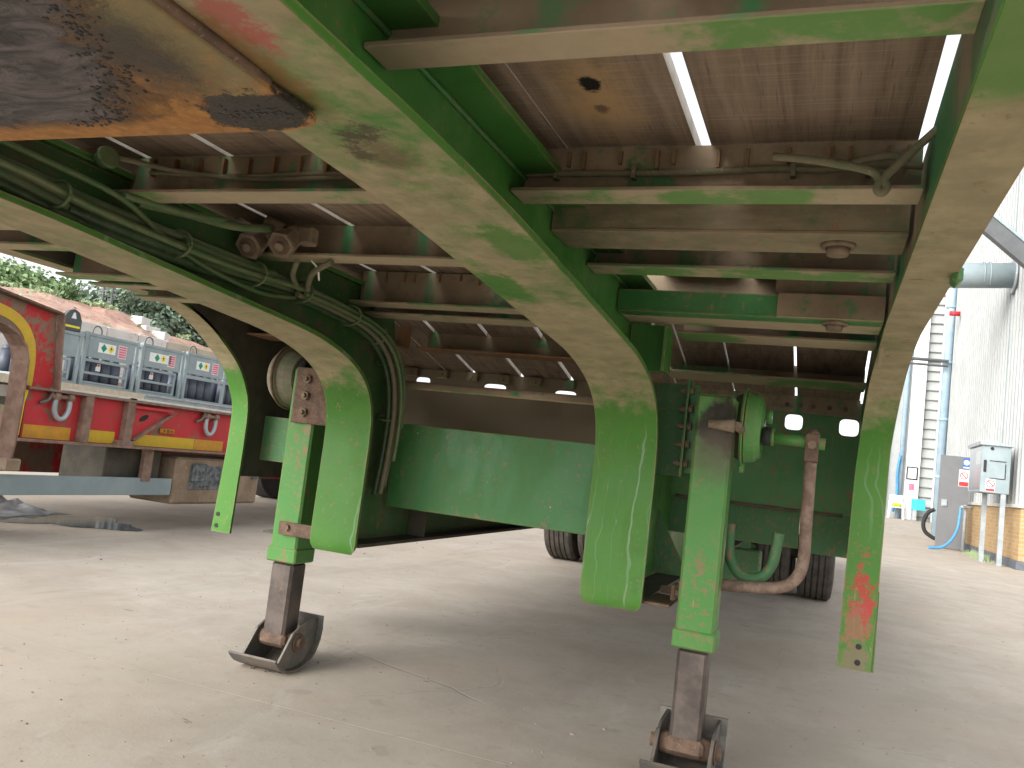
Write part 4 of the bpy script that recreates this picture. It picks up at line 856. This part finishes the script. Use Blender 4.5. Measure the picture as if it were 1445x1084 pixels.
def rack(i, y0, y1, z1, x=FX, tall=False, sticker='both'):
    z0 = .456; D = 1.0
    K = thing('cylinder_rack', RACK_LABELS[i], 'gas rack', (x-D/2, (y0+y1)/2, z0), 'cylinder racks on the flatbed')
    bm = NB(); t = .07
    for yy in (y0, y1-t):
        for xx in (x-t, x-D): box(bm, xx, xx+t, yy, yy+t, z0, z1, .006)
    for zz_ in (z0, z1-t):
        box(bm, x-t+.004, x-.004, y0+t, y1-t, zz_, zz_+t*.8); box(bm, x-D+.004, x-D+t-.004, y0+t, y1-t, zz_, zz_+t*.8)
        box(bm, x-D+t, x-t, y0+.004, y0+t-.004, zz_, zz_+t*.8); box(bm, x-D+t, x-t, y1-t+.004, y1-.004, zz_, zz_+t*.8)
    obj('frame', bm, 'grey_paint', K)
    zp = z1-.075; pb = zp-.43
    bm = NB(); box(bm, x-.035, x-.015, y0+.09, y1-.09, pb, zp, .008); PB = obj('header_panel', bm, 'grey_paint', K)
    bm = NB()
    for yy in (y0+.13, y1-.13):
        for zc in (pb+.05, zp-.05): cyl(bm, (x-.0145, yy, zc), (x-.010, yy, zc), .014, seg=8)
    o = obj('panel_bolt', bm, 'galv', PB); o['kind'] = 'stuff'
    W_ = y1-y0
    if sticker != 'pink':
        bm = NB(); a = y0+(.24 if i != 2 else .18)*W_; box(bm, x-.0145, x-.0125, a, a+(.32 if i != 2 else .50)*W_, pb+.13, pb+.33); obj('label_sheet', bm, 'white', PB)
        yc = a+.10*W_ if i != 2 else a+.17*W_
        bm = NB(); prism(bm, [(yc, pb+.32), (yc+.075, pb+.23), (yc, pb+.14), (yc-.075, pb+.23)], 0, x-.0122, x-.011); obj('green_diamond', bm, 'sign_green', PB)
        yc += .19
        bm = NB(); prism(bm, [(yc, pb+.32), (yc+.075, pb+.23), (yc, pb+.14), (yc-.075, pb+.23)], 0, x-.0122, x-.011); obj('yellow_diamond', bm, 'sign_yellow', PB)
        bm = NB(); cyl(bm, (x-.0108, yc, pb+.245), (x-.0100, yc, pb+.245), .022, seg=10); box(bm, x-.0108, x-.0100, yc-.03, yc+.03, pb+.205, pb+.213); obj('flame_mark', bm, 'black', PB)
    a = y0+.62*W_ if i else y0+.42*W_
    if i == 3: a = y0+.64*W_
    bm = NB()
    for q in range(5): box(bm, x-.0145, x-.0125, a, a+.2, pb+.10+.05*q, pb+.138+.05*q)
    obj('warning_text', bm, 'sign_pink', PB)
    bm = NB(); box(bm, x-.0152, x-.0148, a-.012, a+.212, pb+.085, pb+.352); obj('warning_label', bm, 'white', PB)
    zt = z1-.52
    bm = NB()
    if tall: box(bm, x-.065, x-.005, y0+.071, y1-.071, zt-.10, zt-.02, .004)
    else:
        yb = y1-.20
        box(bm, x-.06, x-.01, y0+.071, yb, zt-.075, zt-.02, .004); box(bm, x-.06, x-.01, y0+.071, yb-.06, zt-.33, zt-.28, .004); box(bm, x-.06, x-.01, yb-.055, yb, z0+.06, zt-.077, .004); box(bm, x-.06, x-.01, y0+.071, yb-.06, z0+.06, z0+.10, .004)
    obj('gate_bar', bm, 'grey_paint', K)
    n = 4; r = (W_-.34)/(2*n)
    for q in range(n):
        yc = y0+.09+r+q*2*r
        for row in range(2):
            bm = NB(); xc = x-.10-r-row*(2*r+.05); zt2 = zt+.02
            cyl(bm, (xc, yc, z0+.03), (xc, yc, zt2-.06), r*.97, seg=16); cyl(bm, (xc, yc, zt2-.06), (xc, yc, zt2+.04), r*.97, r*.35, 16); cyl(bm, (xc, yc, zt2+.04), (xc, yc, zt2+.10), r*.35, seg=8)
            cc = obj('cylinder', bm, 'cylinder', K)
            if row == 0 and q == 1 and not tall:
                bm = NB(); d0 = xc+r*.97; box(bm, d0+.001, d0+.004, yc-.06, yc+.06, zt-.24, zt-.15); box(bm, d0+.001, d0+.004, yc-.03, yc+.05, zt-.15, zt-.09); obj('cylinder_label', bm, 'white', cc)
                bm = NB(); box(bm, d0+.0045, d0+.006, yc-.02, yc+.03, zt-.14, zt-.10); obj('cylinder_mark', bm, 'sign_red', cc)
    bm = NB(); tube(bm, [(x-.5, (y0+y1)/2-.12, z1), (x-.5, (y0+y1)/2-.10, z1+.14), (x-.5, (y0+y1)/2, z1+.2), (x-.5, (y0+y1)/2+.10, z1+.14), (x-.5, (y0+y1)/2+.12, z1)], .014, 8, 5); obj('lifting_hoop', bm, 'deepgrey', K)
    return K
rack(0, 11.15, 12.53, 1.49, sticker='pink'); rack(1, 12.60, 14.00, 1.55); rack(2, 14.10, 15.40, 1.575); rack(3, 15.47, 16.88, 1.60, tall=True); rack(4, 16.95, 18.2, 1.62, x=FX-.1, sticker='pink', tall=True)
LG = thing('lifting_beam', 'dark grey lifting beam with yellow stripes lying on top of a cylinder rack', 'lifting beam', (FX-.4, 11.8, 1.492))
bm = NB(); box(bm, FX-.5, FX-.05, 9.6, 12.45, 1.493, 1.60, .01); obj('beam', bm, 'dark_frame', LG)
bm = NB(); pts = [(12.0, 1.60), (12.06, 1.72), (12.18, 1.88), (12.30, 1.93), (12.42, 1.88), (12.50, 1.72), (12.50, 1.495), (12.46, 1.495), (12.46, 1.6)]
prism(bm, pts, 0, FX-.16, FX-.08); LU = obj('lug_plate', bm, 'dark_frame', LG)
bm = NB(); prism(bm, [(12.24, 1.74), (12.36, 1.74), (12.32, 1.86), (12.28, 1.86)], 0, FX-.079, FX-.076); obj('lug_slot', bm, 'white', LU)
bm = NB(); box(bm, FX-.0495, FX-.046, 11.95, 12.44, 1.555, 1.598); obj('yellow_stripe', bm, 'sign_yellow', LG)
bm = NB(); tube(bm, [(FX-.2, 9.8, 1.66), (FX-.2, 10.8, 1.72), (FX-.2, 11.5, 1.67), (FX-.2, 12.0, 1.62)], .03, 8, 5); obj('chain_sling', bm, 'galv', LG)

# ---------------------------------------------------------------- block wall, hill, trees
def hill_z(a, r):
    """height above eye of the earth bank at bearing a (deg left of straight on) and distance r"""
    tab = [(20, .05), (36, .075), (41, .085), (43.2, .091), (44.6, .101), (46, .109), (48.6, .1125), (50.4, .114), (52.9, .116), (58, .12), (70, .13), (85, .12), (100, .08)]
    rt = tab[0][1]
    for (a0, t0), (a1, t1) in zip(tab, tab[1:]):
        if a0 <= a <= a1: rt = t0+(t1-t0)*(a-a0)/(a1-a0)
    if a > 100: rt = .08
    ridge = 62.0; s = max(0, min(1, (r-25)/(ridge-25)))
    z = GZ-.05+(rt*ridge-GZ)*(s**.85)
    if r > ridge: z -= min(1.2, (r-ridge)*.08)
    n = mnoise.fractal(Vector((a*.35, r*.12, 0)), 1.0, 2.0, 5)
    return z+(n*.45)*min(1, s*2.5)
bm = NB(); A = [24+i*.75 for i in range(95)]; RR = [22, 25, 27, 29, 31, 33, 35, 37, 39, 41, 43, 45, 47, 49, 51, 53, 55, 57, 59, 61, 63, 66, 72, 85, 110]
grid = []
for a in A:
    t = math.radians(a); grid.append([bm.verts.new((-r*math.sin(t), r*math.cos(t), hill_z(a, r) if r > 24 else GZ-.1)) for r in RR])
for i in range(len(A)-1):
    for j in range(len(RR)-1): bm.faces.new((grid[i][j], grid[i+1][j], grid[i+1][j+1], grid[i][j+1]))
hill = struct('hill', bm, 'earth')
# bank under the block wall
BX = -20.0
bm = NB(); prism(bm, [(BX+1.2, GZ-.05), (BX+.6, .85), (BX-.9, .85), (BX-2.5, GZ-.05)], 1, 12, 27); struct('bank', bm, 'earth')
names = ['cleanest pale block', 'pale block', 'stained pale block']
bm = NB(); box(bm, -.4, .4, -.58, .58, 0, .79, .02); proto = None
def blk(x, y, z, label, m, grp='cast concrete wall blocks', rz=0.0, s=1.0):
    bm = NB(); box(bm, x-.4*s, x+.4*s, y-.58*s, y+.58*s, z, z+.785*s, .025)
    for q in (-.3, 0, .3): pass
    o = obj('concrete_block', bm, m, None, at=(x, y, z)); tag(o, label, 'concrete block', grp); o.rotation_euler.z = rz; return o
bm.free()
ORD = ['first', 'second', 'third', 'fourth', 'fifth', 'sixth', 'seventh', 'eighth', 'ninth', 'tenth', 'eleventh', 'twelfth', 'thirteenth', 'fourteenth', 'fifteenth', 'sixteenth', 'seventeenth']
for j in range(11):
    y = 14.2+1.18*j
    for c in range(2):
        where = 'lower' if c == 0 else 'top'
        m = 'block_tan' if j in (6, 7) else 'block'
        blk(BX, y, .85+.79*c, '%s concrete block, %s from the left in the %s course behind the racks' % ('tan' if m == 'block_tan' else 'pale', ORD[j], where), m, 'wall blocks behind the racks')
for i, (a, r, s, rz) in enumerate(((45.2, 58, .95, .3), (44.6, 57, .9, -.2), (43.9, 56, .95, .5))):
    t = math.radians(a); x, y = -r*math.sin(t), r*math.cos(t)
    blk(x, y, hill_z(a, r)-.2, ['squarish white block tipped on the bank, leftmost of three', 'white block lying on the bank between two others', 'white block low on the bank, rightmost of three'][i], 'block', 'loose blocks on the earth bank', rz, s)

def crown_mesh(name, w, h, n, ls, seed, m):
    rnd = random.Random(seed); bm = NB()
    cl = [(rnd.gauss(0, w*.26), rnd.gauss(0, w*.26), h*(.45+.5*rnd.random()), rnd.uniform(.16, .30)*w) for _ in range(9)]
    for i in range(n):
        c = rnd.choice(cl); u = Vector((rnd.gauss(0, 1), rnd.gauss(0, 1), rnd.gauss(0, .8))); u = u.normalized()*c[3]*rnd.random()**.4
        p = Vector(c[:3])+u; d = (u.normalized()+Vector((rnd.gauss(0, .6), rnd.gauss(0, .6), rnd.gauss(0, .6)))).normalized()
        a = d.orthogonal().normalized(); b = d.cross(a); s = ls*rnd.uniform(.6, 1.3)
        v = [bm.verts.new(p+a*s), bm.verts.new(p+b*s*.6), bm.verts.new(p-a*s), bm.verts.new(p-b*s*.6)]; bm.faces.new(v)
    me = bpy.data.meshes.new(name); bm.to_mesh(me); bm.free(); me.materials.append(MAT[m]); return me
def trunk_mesh(h, r):
    bm = NB(); cyl(bm, (0, 0, 0), (0, 0, h), r, r*.5, 8)
    for k in range(4):
        t = k*1.6; cyl(bm, (0, 0, h*(.5+.1*k)), (math.cos(t)*h*.35, math.sin(t)*h*.35, h*(.85+.1*k)), r*.4, r*.12, 6)
    me = bpy.data.meshes.new('trunk'); bm.to_mesh(me); bm.free(); me.materials.append(MAT['bark']); return me
CR = [crown_mesh('crown', 5.5, 5, 2600, .19, 3, 'leaf'), crown_mesh('crown', 5.5, 4.6, 2600, .19, 4, 'leaf_pale'), crown_mesh('crown', 6, 6, 2800, .19, 5, 'leaf_dark'), crown_mesh('crown', 5, 4.5, 2400, .18, 6, 'leaf')]
TM = trunk_mesh(3.2, .16)
spots = [(55.5, 92, 0, .145), (54.4, 96, 1, .144), (53.5, 92, 0, .141), (52.6, 98, 1, .140), (51.7, 90, 0, .139), (50.9, 95, 3, .140), (50.2, 90, 0, .134), (49.5, 93, 1, .128), (48.8, 90, 3, .121), (48.3, 92, 0, .117),
         (46.5, 88, 2, .128), (45.7, 94, 2, .132), (44.9, 90, 2, .129), (44.1, 95, 2, .125), (43.3, 90, 2, .122), (42.4, 94, 2, .122), (41.4, 92, 2, .12)]
TL = {0: 'mid green bushy tree on the crest of the earth bank', 1: 'pale green bushy tree on the crest of the earth bank', 2: 'blue-green tree on the crest above the tipped white blocks', 3: 'mid green spreading tree on the crest of the earth bank'}
for it, (a, r, kind, s) in enumerate(spots):
    t = math.radians(a); z = hill_z(a, r)
    o = thing('tree', '%s, %s from the left' % (TL[kind], ORD[it]), 'tree', (-r*math.sin(t), r*math.cos(t), z-.3), 'trees on the crest')
    hgt = (s*r-z)/5.2; o.scale = (max(.62, hgt), max(.62, hgt), hgt); o.rotation_euler.z = a*3.1
    for nm, me in (('crown', CR[kind]), ('trunk', TM)):
        c = bpy.data.objects.new(nm, me); COL.objects.link(c); c.parent = o
        if nm == 'crown': c.location.z = -.2
# low scrub on the bank
bm = NB(); rnd = random.Random(11)
for i in range(2600):
    a = rnd.choice([rnd.uniform(50, 58), rnd.uniform(42, 58)]); r = rnd.uniform(60, 63) if rnd.random() < .8 else rnd.uniform(50, 63)
    t = math.radians(a)
    if mnoise.noise(Vector((a*.5, r*.25, 3))) < .12: continue
    p = Vector((-r*math.sin(t), r*math.cos(t), hill_z(a, r)+rnd.uniform(0, .25))); d = Vector((rnd.gauss(0, 1), rnd.gauss(0, 1), rnd.gauss(0, 1))).normalized()
    u = d.orthogonal().normalized(); w = d.cross(u); s = rnd.uniform(.06, .15)
    bm.faces.new([bm.verts.new(p+u*s), bm.verts.new(p+w*s), bm.verts.new(p-u*s), bm.verts.new(p-w*s)])
o = obj('scrub', bm, 'leaf_pale'); tag(o, 'low pale green scrub growing over the earth bank', 'scrub', kind='stuff')
for i, (a, L_) in enumerate(((47.5, 'left slim dark pole standing on the crest of the bank'), (47.0, 'right slim dark pole standing on the crest of the bank'))):
    t = math.radians(a); r = 70; x, y = -r*math.sin(t), r*math.cos(t); z = hill_z(a, 66)-.3
    bm = NB(); cyl(bm, (x, y, z), (x, y, z+3.6), .13, .09, 8); box(bm, x-.5, x+.5, y-.05, y+.05, z+2.6, z+2.7)
    o = obj('pole', bm, 'deepgrey', None, at=(x, y, z)); tag(o, L_, 'pole', 'poles on the crest')

# puddle and plastic sheet
bm = NB(); n = 40; vs = []
for i in range(n):
    t = 2*math.pi*i/n; rr = 1+.25*math.sin(3*t+1)+.12*math.sin(7*t)
    vs.append(bm.verts.new((-5.5+.40*rr*math.cos(t)+.1*math.sin(t), 5.12+.42*rr*math.sin(t), GZ+.004)))
bm.faces.new(vs); pd = struct('puddle', bm, 'puddle')
bm = NB(); nx, ny = 34, 22; gv = []
for i in range(nx):
    row = []
    for j in range(ny):
        u, v_ = i/(nx-1), j/(ny-1); x = -7.3+1.42*u; y = 4.55+.75*v_+.15*u
        e = min(u, 1-u, v_, 1-v_)*4; h = abs(mnoise.fractal(Vector((u*5, v_*4, 1)), 1, 2, 5))*.15*min(1, e)+.03*min(1, e)+.006
        row.append(bm.verts.new((x+.14*mnoise.noise(Vector((v_*3, 0, 5))), y+.16*mnoise.noise(Vector((u*4, 9, 5))), GZ+h)))
    gv.append(row)
for i in range(nx-1):
    for j in range(ny-1): bm.faces.new((gv[i][j], gv[i+1][j], gv[i+1][j+1], gv[i][j+1])).smooth = True
o = obj('plastic_sheet', bm, 'sheet', None, at=(-6.0, 4.9, GZ)); tag(o, 'crumpled grey plastic sheet lying on the ground by the puddle', 'sheet')
# grit on the concrete
bm = NB(); rnd = random.Random(5)
for i in range(1700):
    y = rnd.uniform(1.6, 10)**1.0; x = rnd.uniform(-1.5*y, .75*y)*.9
    s = rnd.uniform(.001, .0038)*(1 if rnd.random() > .04 else 2.0)
    bmesh.ops.create_cone(bm, cap_ends=True, segments=5, radius1=s*1.3, radius2=s*.6, depth=s, matrix=Matrix.Translation((x, y, GZ+s*.45)) @ Matrix.Rotation(rnd.random()*6, 4, 'Z') @ Matrix.Diagonal((1, rnd.uniform(.5, 1.6), 1, 1)))
o = obj('grit', bm, simple('loose_grit', (.20, .15, .12), (.34, .28, .23), 3, .9)); tag(o, 'loose grit and chips scattered on the concrete', 'grit', kind='stuff')

# ---------------------------------------------------------------- right: clad building
BW = 3.3
BL = thing('industrial_building', 'white ribbed metal clad building on a buff brick base at the right', 'building', (BW, 22, GZ))
bm = NB(); box(bm, BW, BW+9, 17.2, 28.0, GZ+.16, .18); obj('brick_base', bm, 'brick', BL)
bm = NB(); box(bm, BW-.03, BW+9, 17.17, 28.0, GZ-.03, GZ+.158, .01); obj('plinth', bm, 'plinth', BL)
bm = NB(); box(bm, BW-.05, BW+9, 17.15, 28.0, .185, .25, .005); obj('sill_trim', bm, 'sill', BL)
bm = NB(); box(bm, BW+.09, BW+9, 17.3, 28.0, .25, 11.5); obj('wall_core', bm, 'offwhite', BL)
def ribs(y0, y1, z0, z1, pitch=.30):
    bm = NB(); pts = []; y = y0
    while y < y1-1e-6:
        pts += [(BW+.075, y), (BW+.075, y+pitch*.60), (BW, y+pitch*.68), (BW, y+pitch*.92)]; y += pitch
    pts.append((BW+.075, y1))
    A = [bm.verts.new((p[0], p[1], z0)) for p in pts]; B = [bm.verts.new((p[0], p[1], z1)) for p in pts]
    for i in range(len(pts)-1): bm.faces.new((A[i], A[i+1], B[i+1], B[i]))
    return bm
for k in range(9): obj('cladding_panel', ribs(17.2+1.2*k, 17.2+1.2*(k+1)-.006, .255, 11.5), 'offwhite', BL)
bm = NB(); box(bm, BW+.02, BW+9, 17.22, 17.3, .255, 11.5); obj('end_cladding', bm, 'offwhite', BL)
bm = NB(); box(bm, BW-.02, BW+.2, 17.16, 17.215, .255, 11.5); obj('corner_flashing', bm, 'white', BL)
bm = NB(); box(bm, BW-.012, BW+.0, 19.2, 19.26, .26, 11.5); obj('joint_flashing', bm, 'grey_paint', BL)
bm = NB(); cyl(bm, (BW-.12, 27.7, GZ), (BW-.12, 27.7, 11), .12, seg=14)
DP = obj('downpipe', bm, 'blue_pipe', BL)
for z in (.9, 2.6, 4.3, 6.0, 7.8):
    bm = NB(); cyl(bm, (BW-.12, 27.7, z), (BW-.12, 27.7, z+.08), .14, seg=14); obj('pipe_bracket', bm, 'blue_pipe', DP)
bm = NB(); cyl(bm, (BW-.02, 19.05, 4.86), (1.55, 19.05, 4.80), .255, seg=28); DU = obj('duct', bm, 'grey_paint', BL)
for x in (BW-.45, BW-.56):
    bm = NB(); cyl(bm, (x, 19.05, 4.86), (x-.03, 19.05, 4.859), .268, seg=28); obj('duct_band', bm, 'grey_paint', DU)
bm = NB(); cyl(bm, (BW-.01, 19.05, 4.86), (BW-.05, 19.05, 4.86), .36, seg=20); obj('duct_flange', bm, 'galv', DU)
bm = NB(); cyl(bm, (BW-.13, 27.4, 4.35), (1.2, 27.4, 4.40), .05, seg=8); cyl(bm, (BW-.13, 27.4, 4.2), (1.2, 27.4, 4.25), .035, seg=8); obj('service_pipe', bm, 'deepgrey', BL)
bm = NB(); cyl(bm, (BW-.02, 26.5, 5.6), (BW-.3, 26.5, 5.6), .07, seg=10); obj('alarm_beacon', bm, 'sign_red', BL)
BR = thing('steel_brace', 'dark grey diagonal steel brace fixed high on the ribbed cladding', 'brace', (BW, 17.6, 4.6))
bm = NB(); d = Vector((1.15, .0, -1.05)).normalized(); p0 = Vector((2.25, 17.0, 5.45)); p1 = p0+d*2.2
s = d.cross(Vector((0, 1, 0))).normalized(); q = Vector((0, 1, 0))
vs = [[bm.verts.new(p+s*a+q*b) for a, b in ((-.14, -.1), (.14, -.1), (.14, .1), (-.14, .1))] for p in (p0, p1)]
for i in range(4): bm.faces.new((vs[0][i], vs[0][(i+1) % 4], vs[1][(i+1) % 4], vs[1][i]))
bm.faces.new(vs[0]); bm.faces.new(vs[1]); obj('brace_bar', bm, 'deepgrey', BR)
bm = NB(); vs = [[bm.verts.new(p+s*a+q*b) for a, b in ((.141, -.13), (.19, -.13), (.19, .1), (.141, .1))] for p in (p0, p1)]
for i in range(4): bm.faces.new((vs[0][i], vs[0][(i+1) % 4], vs[1][(i+1) % 4], vs[1][i]))
bm.faces.new(vs[0]); bm.faces.new(vs[1]); obj('brace_edge', bm, 'grey_paint', BR)
# open door with signs
DR = thing('steel_door', 'plain grey steel door standing open at right angles to the clad wall', 'door', (2.85, 22, GZ))
bm = NB(); box(bm, 2.53, 3.15, 22.0, 22.05, GZ+.02, 1.27, .006); obj('door_leaf', bm, 'door', DR)
bm = NB(); box(bm, 2.60, 2.72, 21.975, 21.999, .08, .24, .006); box(bm, 2.61, 2.72, 21.96, 21.974, .10, .13); obj('handle', bm, 'galv', DR)
bm = NB(); box(bm, 3.0, 3.14, 21.992, 21.999, 1.0, 1.24); obj('blue_sign', bm, 'sign_blue', DR)
bm = NB(); cyl(bm, (3.07, 21.991, 1.14), (3.07, 21.989, 1.14), .06, seg=16); box(bm, 3.01, 3.13, 21.989, 21.991, 1.01, 1.04); obj('sign_symbol', bm, 'white', DR)
bm = NB(); box(bm, 2.93, 3.14, 21.992, 21.999, .58, .97); obj('white_sign', bm, 'white', DR)
bm = NB(); box(bm, 2.94, 3.13, 21.989, 21.991, .59, .69)
obj('red_band', bm, 'sign_red', DR)
def ring(bm, c, R1, R0, y, seg=20):
    a = [bm.verts.new((c[0]+R1*math.cos(2*math.pi*k/seg), y, c[1]+R1*math.sin(2*math.pi*k/seg))) for k in range(seg)]
    b = [bm.verts.new((c[0]+R0*math.cos(2*math.pi*k/seg), y, c[1]+R0*math.sin(2*math.pi*k/seg))) for k in range(seg)]
    for k in range(seg): bm.faces.new((a[k], a[(k+1) % seg], b[(k+1) % seg], b[k]))
def ban(bm, c, R1, y):
    ring(bm, c, R1, R1*.78, y); r = R1*.8; w = R1*.09
    p = [(-r*.7-w, r*.7-w), (-r*.7+w, r*.7+w), (r*.7+w, -r*.7+w), (r*.7-w, -r*.7-w)]; bm.faces.new([bm.verts.new((c[0]+q[0], y-.0005, c[1]+q[1])) for q in p])
bm = NB(); ban(bm, (3.035, .83), .085, 21.989); obj('prohibition_ring', bm, 'sign_red', DR)
bm = NB(); cyl(bm, (BW-.25, 21.6, GZ), (BW-.25, 21.6, .12), .035, seg=10); SP = obj('standpipe', bm, 'galv', None, at=(BW-.25, 21.6, GZ)); tag(SP, 'short galvanised standpipe with a tap beside the grey door', 'tap')
bm = NB(); cyl(bm, (BW-.1, 21.6, .11), (BW-.36, 21.5, .11), .03, seg=10); box(bm, BW-.32, BW-.26, 21.45, 21.55, .13, .16); obj('tap', bm, 'galv', SP)
bm = NB(); tube(bm, [(BW-.36, 21.5, .08), (BW-.37, 21.45, -.12), (BW-.42, 21.35, -.42), (BW-.55, 21.25, -.68), (BW-.75, 21.15, -.84), (BW-1.0, 21.1, GZ+.03)], .03, 10, 8)
o = obj('water_hose', bm, 'blue_hose', None, at=(BW-.5, 21.3, GZ)); tag(o, 'blue water hose drooping from the tap to the ground', 'hose')
bm = NB(); tube(bm, [(2.5, 22.2, -.02), (2.36, 22.2, -.12), (2.28, 22.2, -.36), (2.33, 22.2, -.56), (2.50, 22.2, -.68), (2.62, 22.2, -.7)], .045, 10, 8)
o = obj('black_hose', bm, 'black', None, at=(2.4, 22.2, GZ)); tag(o, 'fat black hose looped beside the open grey door', 'hose')
# freestanding meter cabinet on posts
CB = thing('meter_cabinet', 'pale grey cabinet with a clear side window standing on two posts by the wall', 'cabinet', (2.9, 18, GZ))
bm = NB(); prism(bm, [(2.78, 17.6), (3.17, 17.6), (3.17, 18.95), (2.78, 18.95)], 2, .41, 1.27); box(bm, 2.70, 2.779, 17.6, 17.64, .41, 1.27); box(bm, 2.70, 2.779, 18.91, 18.95, .41, 1.27); box(bm, 2.70, 2.779, 17.641, 18.909, .41, .45); obj('cabinet_body', bm, 'grey_paint', CB)
bm = NB(); prism(bm, [(2.66, 1.275), (3.20, 1.275), (3.20, 1.30), (2.78, 1.37), (2.66, 1.34)], 1, 17.55, 19.0); obj('cabinet_roof', bm, 'galv', CB)
bm = NB(); box(bm, 2.703, 2.709, 17.645, 18.905, .455, 1.265); obj('clear_window', bm, 'clear', CB)
bm = NB(); box(bm, 2.765, 2.779, 17.75, 18.1, .55, 1.1); box(bm, 2.765, 2.779, 18.3, 18.75, .5, .9); obj('red_notice', bm, 'sign_pink', CB)
bm = NB(); box(bm, 2.765, 2.779, 18.2, 18.6, .95, 1.2); obj('white_notice', bm, 'white', CB)
bm = NB(); box(bm, 2.735, 2.78, 17.575, 17.5985, .78, 1.0, .008); obj('cabinet_handle', bm, 'black', CB)
bm = NB()
for a in ((2.83, 3.10, .985, 1.0), (3.085, 3.10, .67, .95), (2.84, 3.08, .665, .68)): box(bm, a[0], a[1], 17.592, 17.5985, a[2], a[3])
obj('hatch_outline', bm, 'black', CB)
bm = NB(); cyl(bm, (2.86, 17.598, 1.22), (2.86, 17.585, 1.22), .03, seg=12); obj('cabinet_lock', bm, 'black', CB)
bm = NB(); box(bm, 2.79, 2.94, 17.594, 17.5985, .43, .66); obj('white_sign', bm, 'white', CB)
bm = NB(); ban(bm, (2.865, .575), .07, 17.593); box(bm, 2.795, 2.935, 17.592, 17.594, .435, .48); obj('prohibition_ring', bm, 'sign_red', CB)
for x, y in ((3.09, 17.66), (2.93, 18.5)):
    bm = NB(); box(bm, x-.04, x+.04, y-.04, y+.04, GZ-.01, .408); obj('post', bm, 'galv', CB)
# weeds at the wall foot
bm = NB(); rnd = random.Random(2)
for i in range(420):
    y = rnd.gauss(19.6, .55); x = BW-.16-abs(rnd.gauss(0, .10)); h = rnd.uniform(.04, .16); t = rnd.uniform(0, 6.28); dx, dy_ = math.cos(t)*.05, math.sin(t)*.05
    bm.faces.new([bm.verts.new(p) for p in ((x-.008, y, GZ), (x+.008, y, GZ), (x+dx, y+dy_, GZ+h))])
o = obj('weeds', bm, 'leaf_pale'); tag(o, 'sparse weeds growing at the foot of the brick base', 'weeds', kind='stuff')
# far block
FBK = thing('far_building', 'pale far building with horizontal slatted strip and white columns beyond the clad wall', 'building', (4, 37, -.55))
bm = NB(); box(bm, 2.0, 12, 36.3, 44, -.6, 13); obj('wall', bm, 'offwhite', FBK)
for k in range(34):
    bm = NB(); z = -.4+.38*k; prism(bm, [(36.29, z), (36.20, z+.03), (36.20, z+.06), (36.29, z+.36)], 0, 3.46, 4.35); obj('slat', bm, 'offwhite', FBK)
bm = NB(); box(bm, 2.95, 3.44, 36.0, 36.29, -.58, 13); obj('column', bm, 'white', FBK)
bm = NB(); box(bm, 3.93, 4.05, 36.0, 36.19, -.58, 13); obj('column', bm, 'white', FBK)
bm = NB(); cyl(bm, (2.78, 36.15, -.58), (2.78, 36.15, 12), .09, seg=10); obj('downpipe', bm, 'blue_pipe', FBK)
bm = NB(); cyl(bm, (2.25, 36.15, -.58), (2.25, 36.15, 12), .06, seg=10); obj('downpipe', bm, 'blue_pipe', FBK)
bm = NB(); tube(bm, [(2.72, 36.0, 1.9), (2.66, 35.98, 1.2), (2.70, 35.98, .4), (2.6, 35.95, -.3)], .05, 8, 5); obj('blue_tarp_strap', bm, 'blue_hose', FBK)
bm = NB(); box(bm, 2.98, 3.38, 35.97, 35.995, 1.0, 1.5); n_ = obj('notice_frame', bm, 'black', FBK)
bm = NB(); box(bm, 3.03, 3.33, 35.962, 35.969, 1.05, 1.45); obj('notice_sheet', bm, 'white', n_)
bm = NB(); box(bm, 3.10, 3.28, 35.975, 35.995, .6, .85); obj('pink_notice', bm, 'sign_pink', FBK)
bm = NB(); box(bm, 2.0, 2.3, 36.2, 36.29, .75, 1.1); obj('blue_notice', bm, 'sign_blue', FBK)
def chair_white():
    C = thing('plastic_chair', 'white plastic garden chair with a lime cloth by the far building', 'chair', (2.66, 35.4, -.55))
    bm = NB(); box(bm, 2.42, 2.92, 35.1, 35.6, -.14, -.10, .015); obj('seat', bm, 'plastic_white', C)
    bm = NB(); band(bm, [(35.58, -.10), (35.66, .12), (35.72, .34)], 2.44, 2.90, .03); obj('backrest', bm, 'plastic_white', C)
    for x, y in ((2.44, 35.12), (2.88, 35.12), (2.44, 35.58), (2.88, 35.58)):
        bm = NB(); cyl(bm, (x, y, -.14), (x+(.04 if x > 2.6 else -.04), y+(.03 if y > 35.3 else -.03), -.553), .028, .022, 8); obj('leg', bm, 'plastic_white', C)
    for x in (2.40, 2.92):
        bm = NB(); tube(bm, [(x, 35.12, -.13), (x, 35.12, .06), (x, 35.3, .09), (x, 35.6, .09)], .025, 8, 4); obj('armrest', bm, 'plastic_white', C)
    return C
chair_white()
bm = NB(); box(bm, 2.50, 2.84, 35.15, 35.5, -.098, .05, .06); o = obj('cloth', bm, 'lime', None, at=(2.66, 35.3, -.1)); tag(o, 'bundled lime green cloth lying on the white plastic chair', 'cloth')
C = thing('turquoise_chair', 'turquoise chair on thin metal legs by the far building', 'chair', (3.45, 35.5, -.55))
bm = NB(); band(bm, [(35.62, -.12), (35.66, .10), (35.68, .27)], 3.2, 3.68, .03); obj('backrest', bm, 'turquoise', C)
bm = NB(); box(bm, 3.2, 3.68, 35.2, 35.6, -.14, -.11, .01); obj('seat', bm, 'turquoise', C)
for x in (3.22, 3.66):
    for y in (35.22, 35.6):
        bm = NB(); cyl(bm, (x, y, -.14), (x, y, -.553), .018, seg=8); obj('leg', bm, 'galv', C)
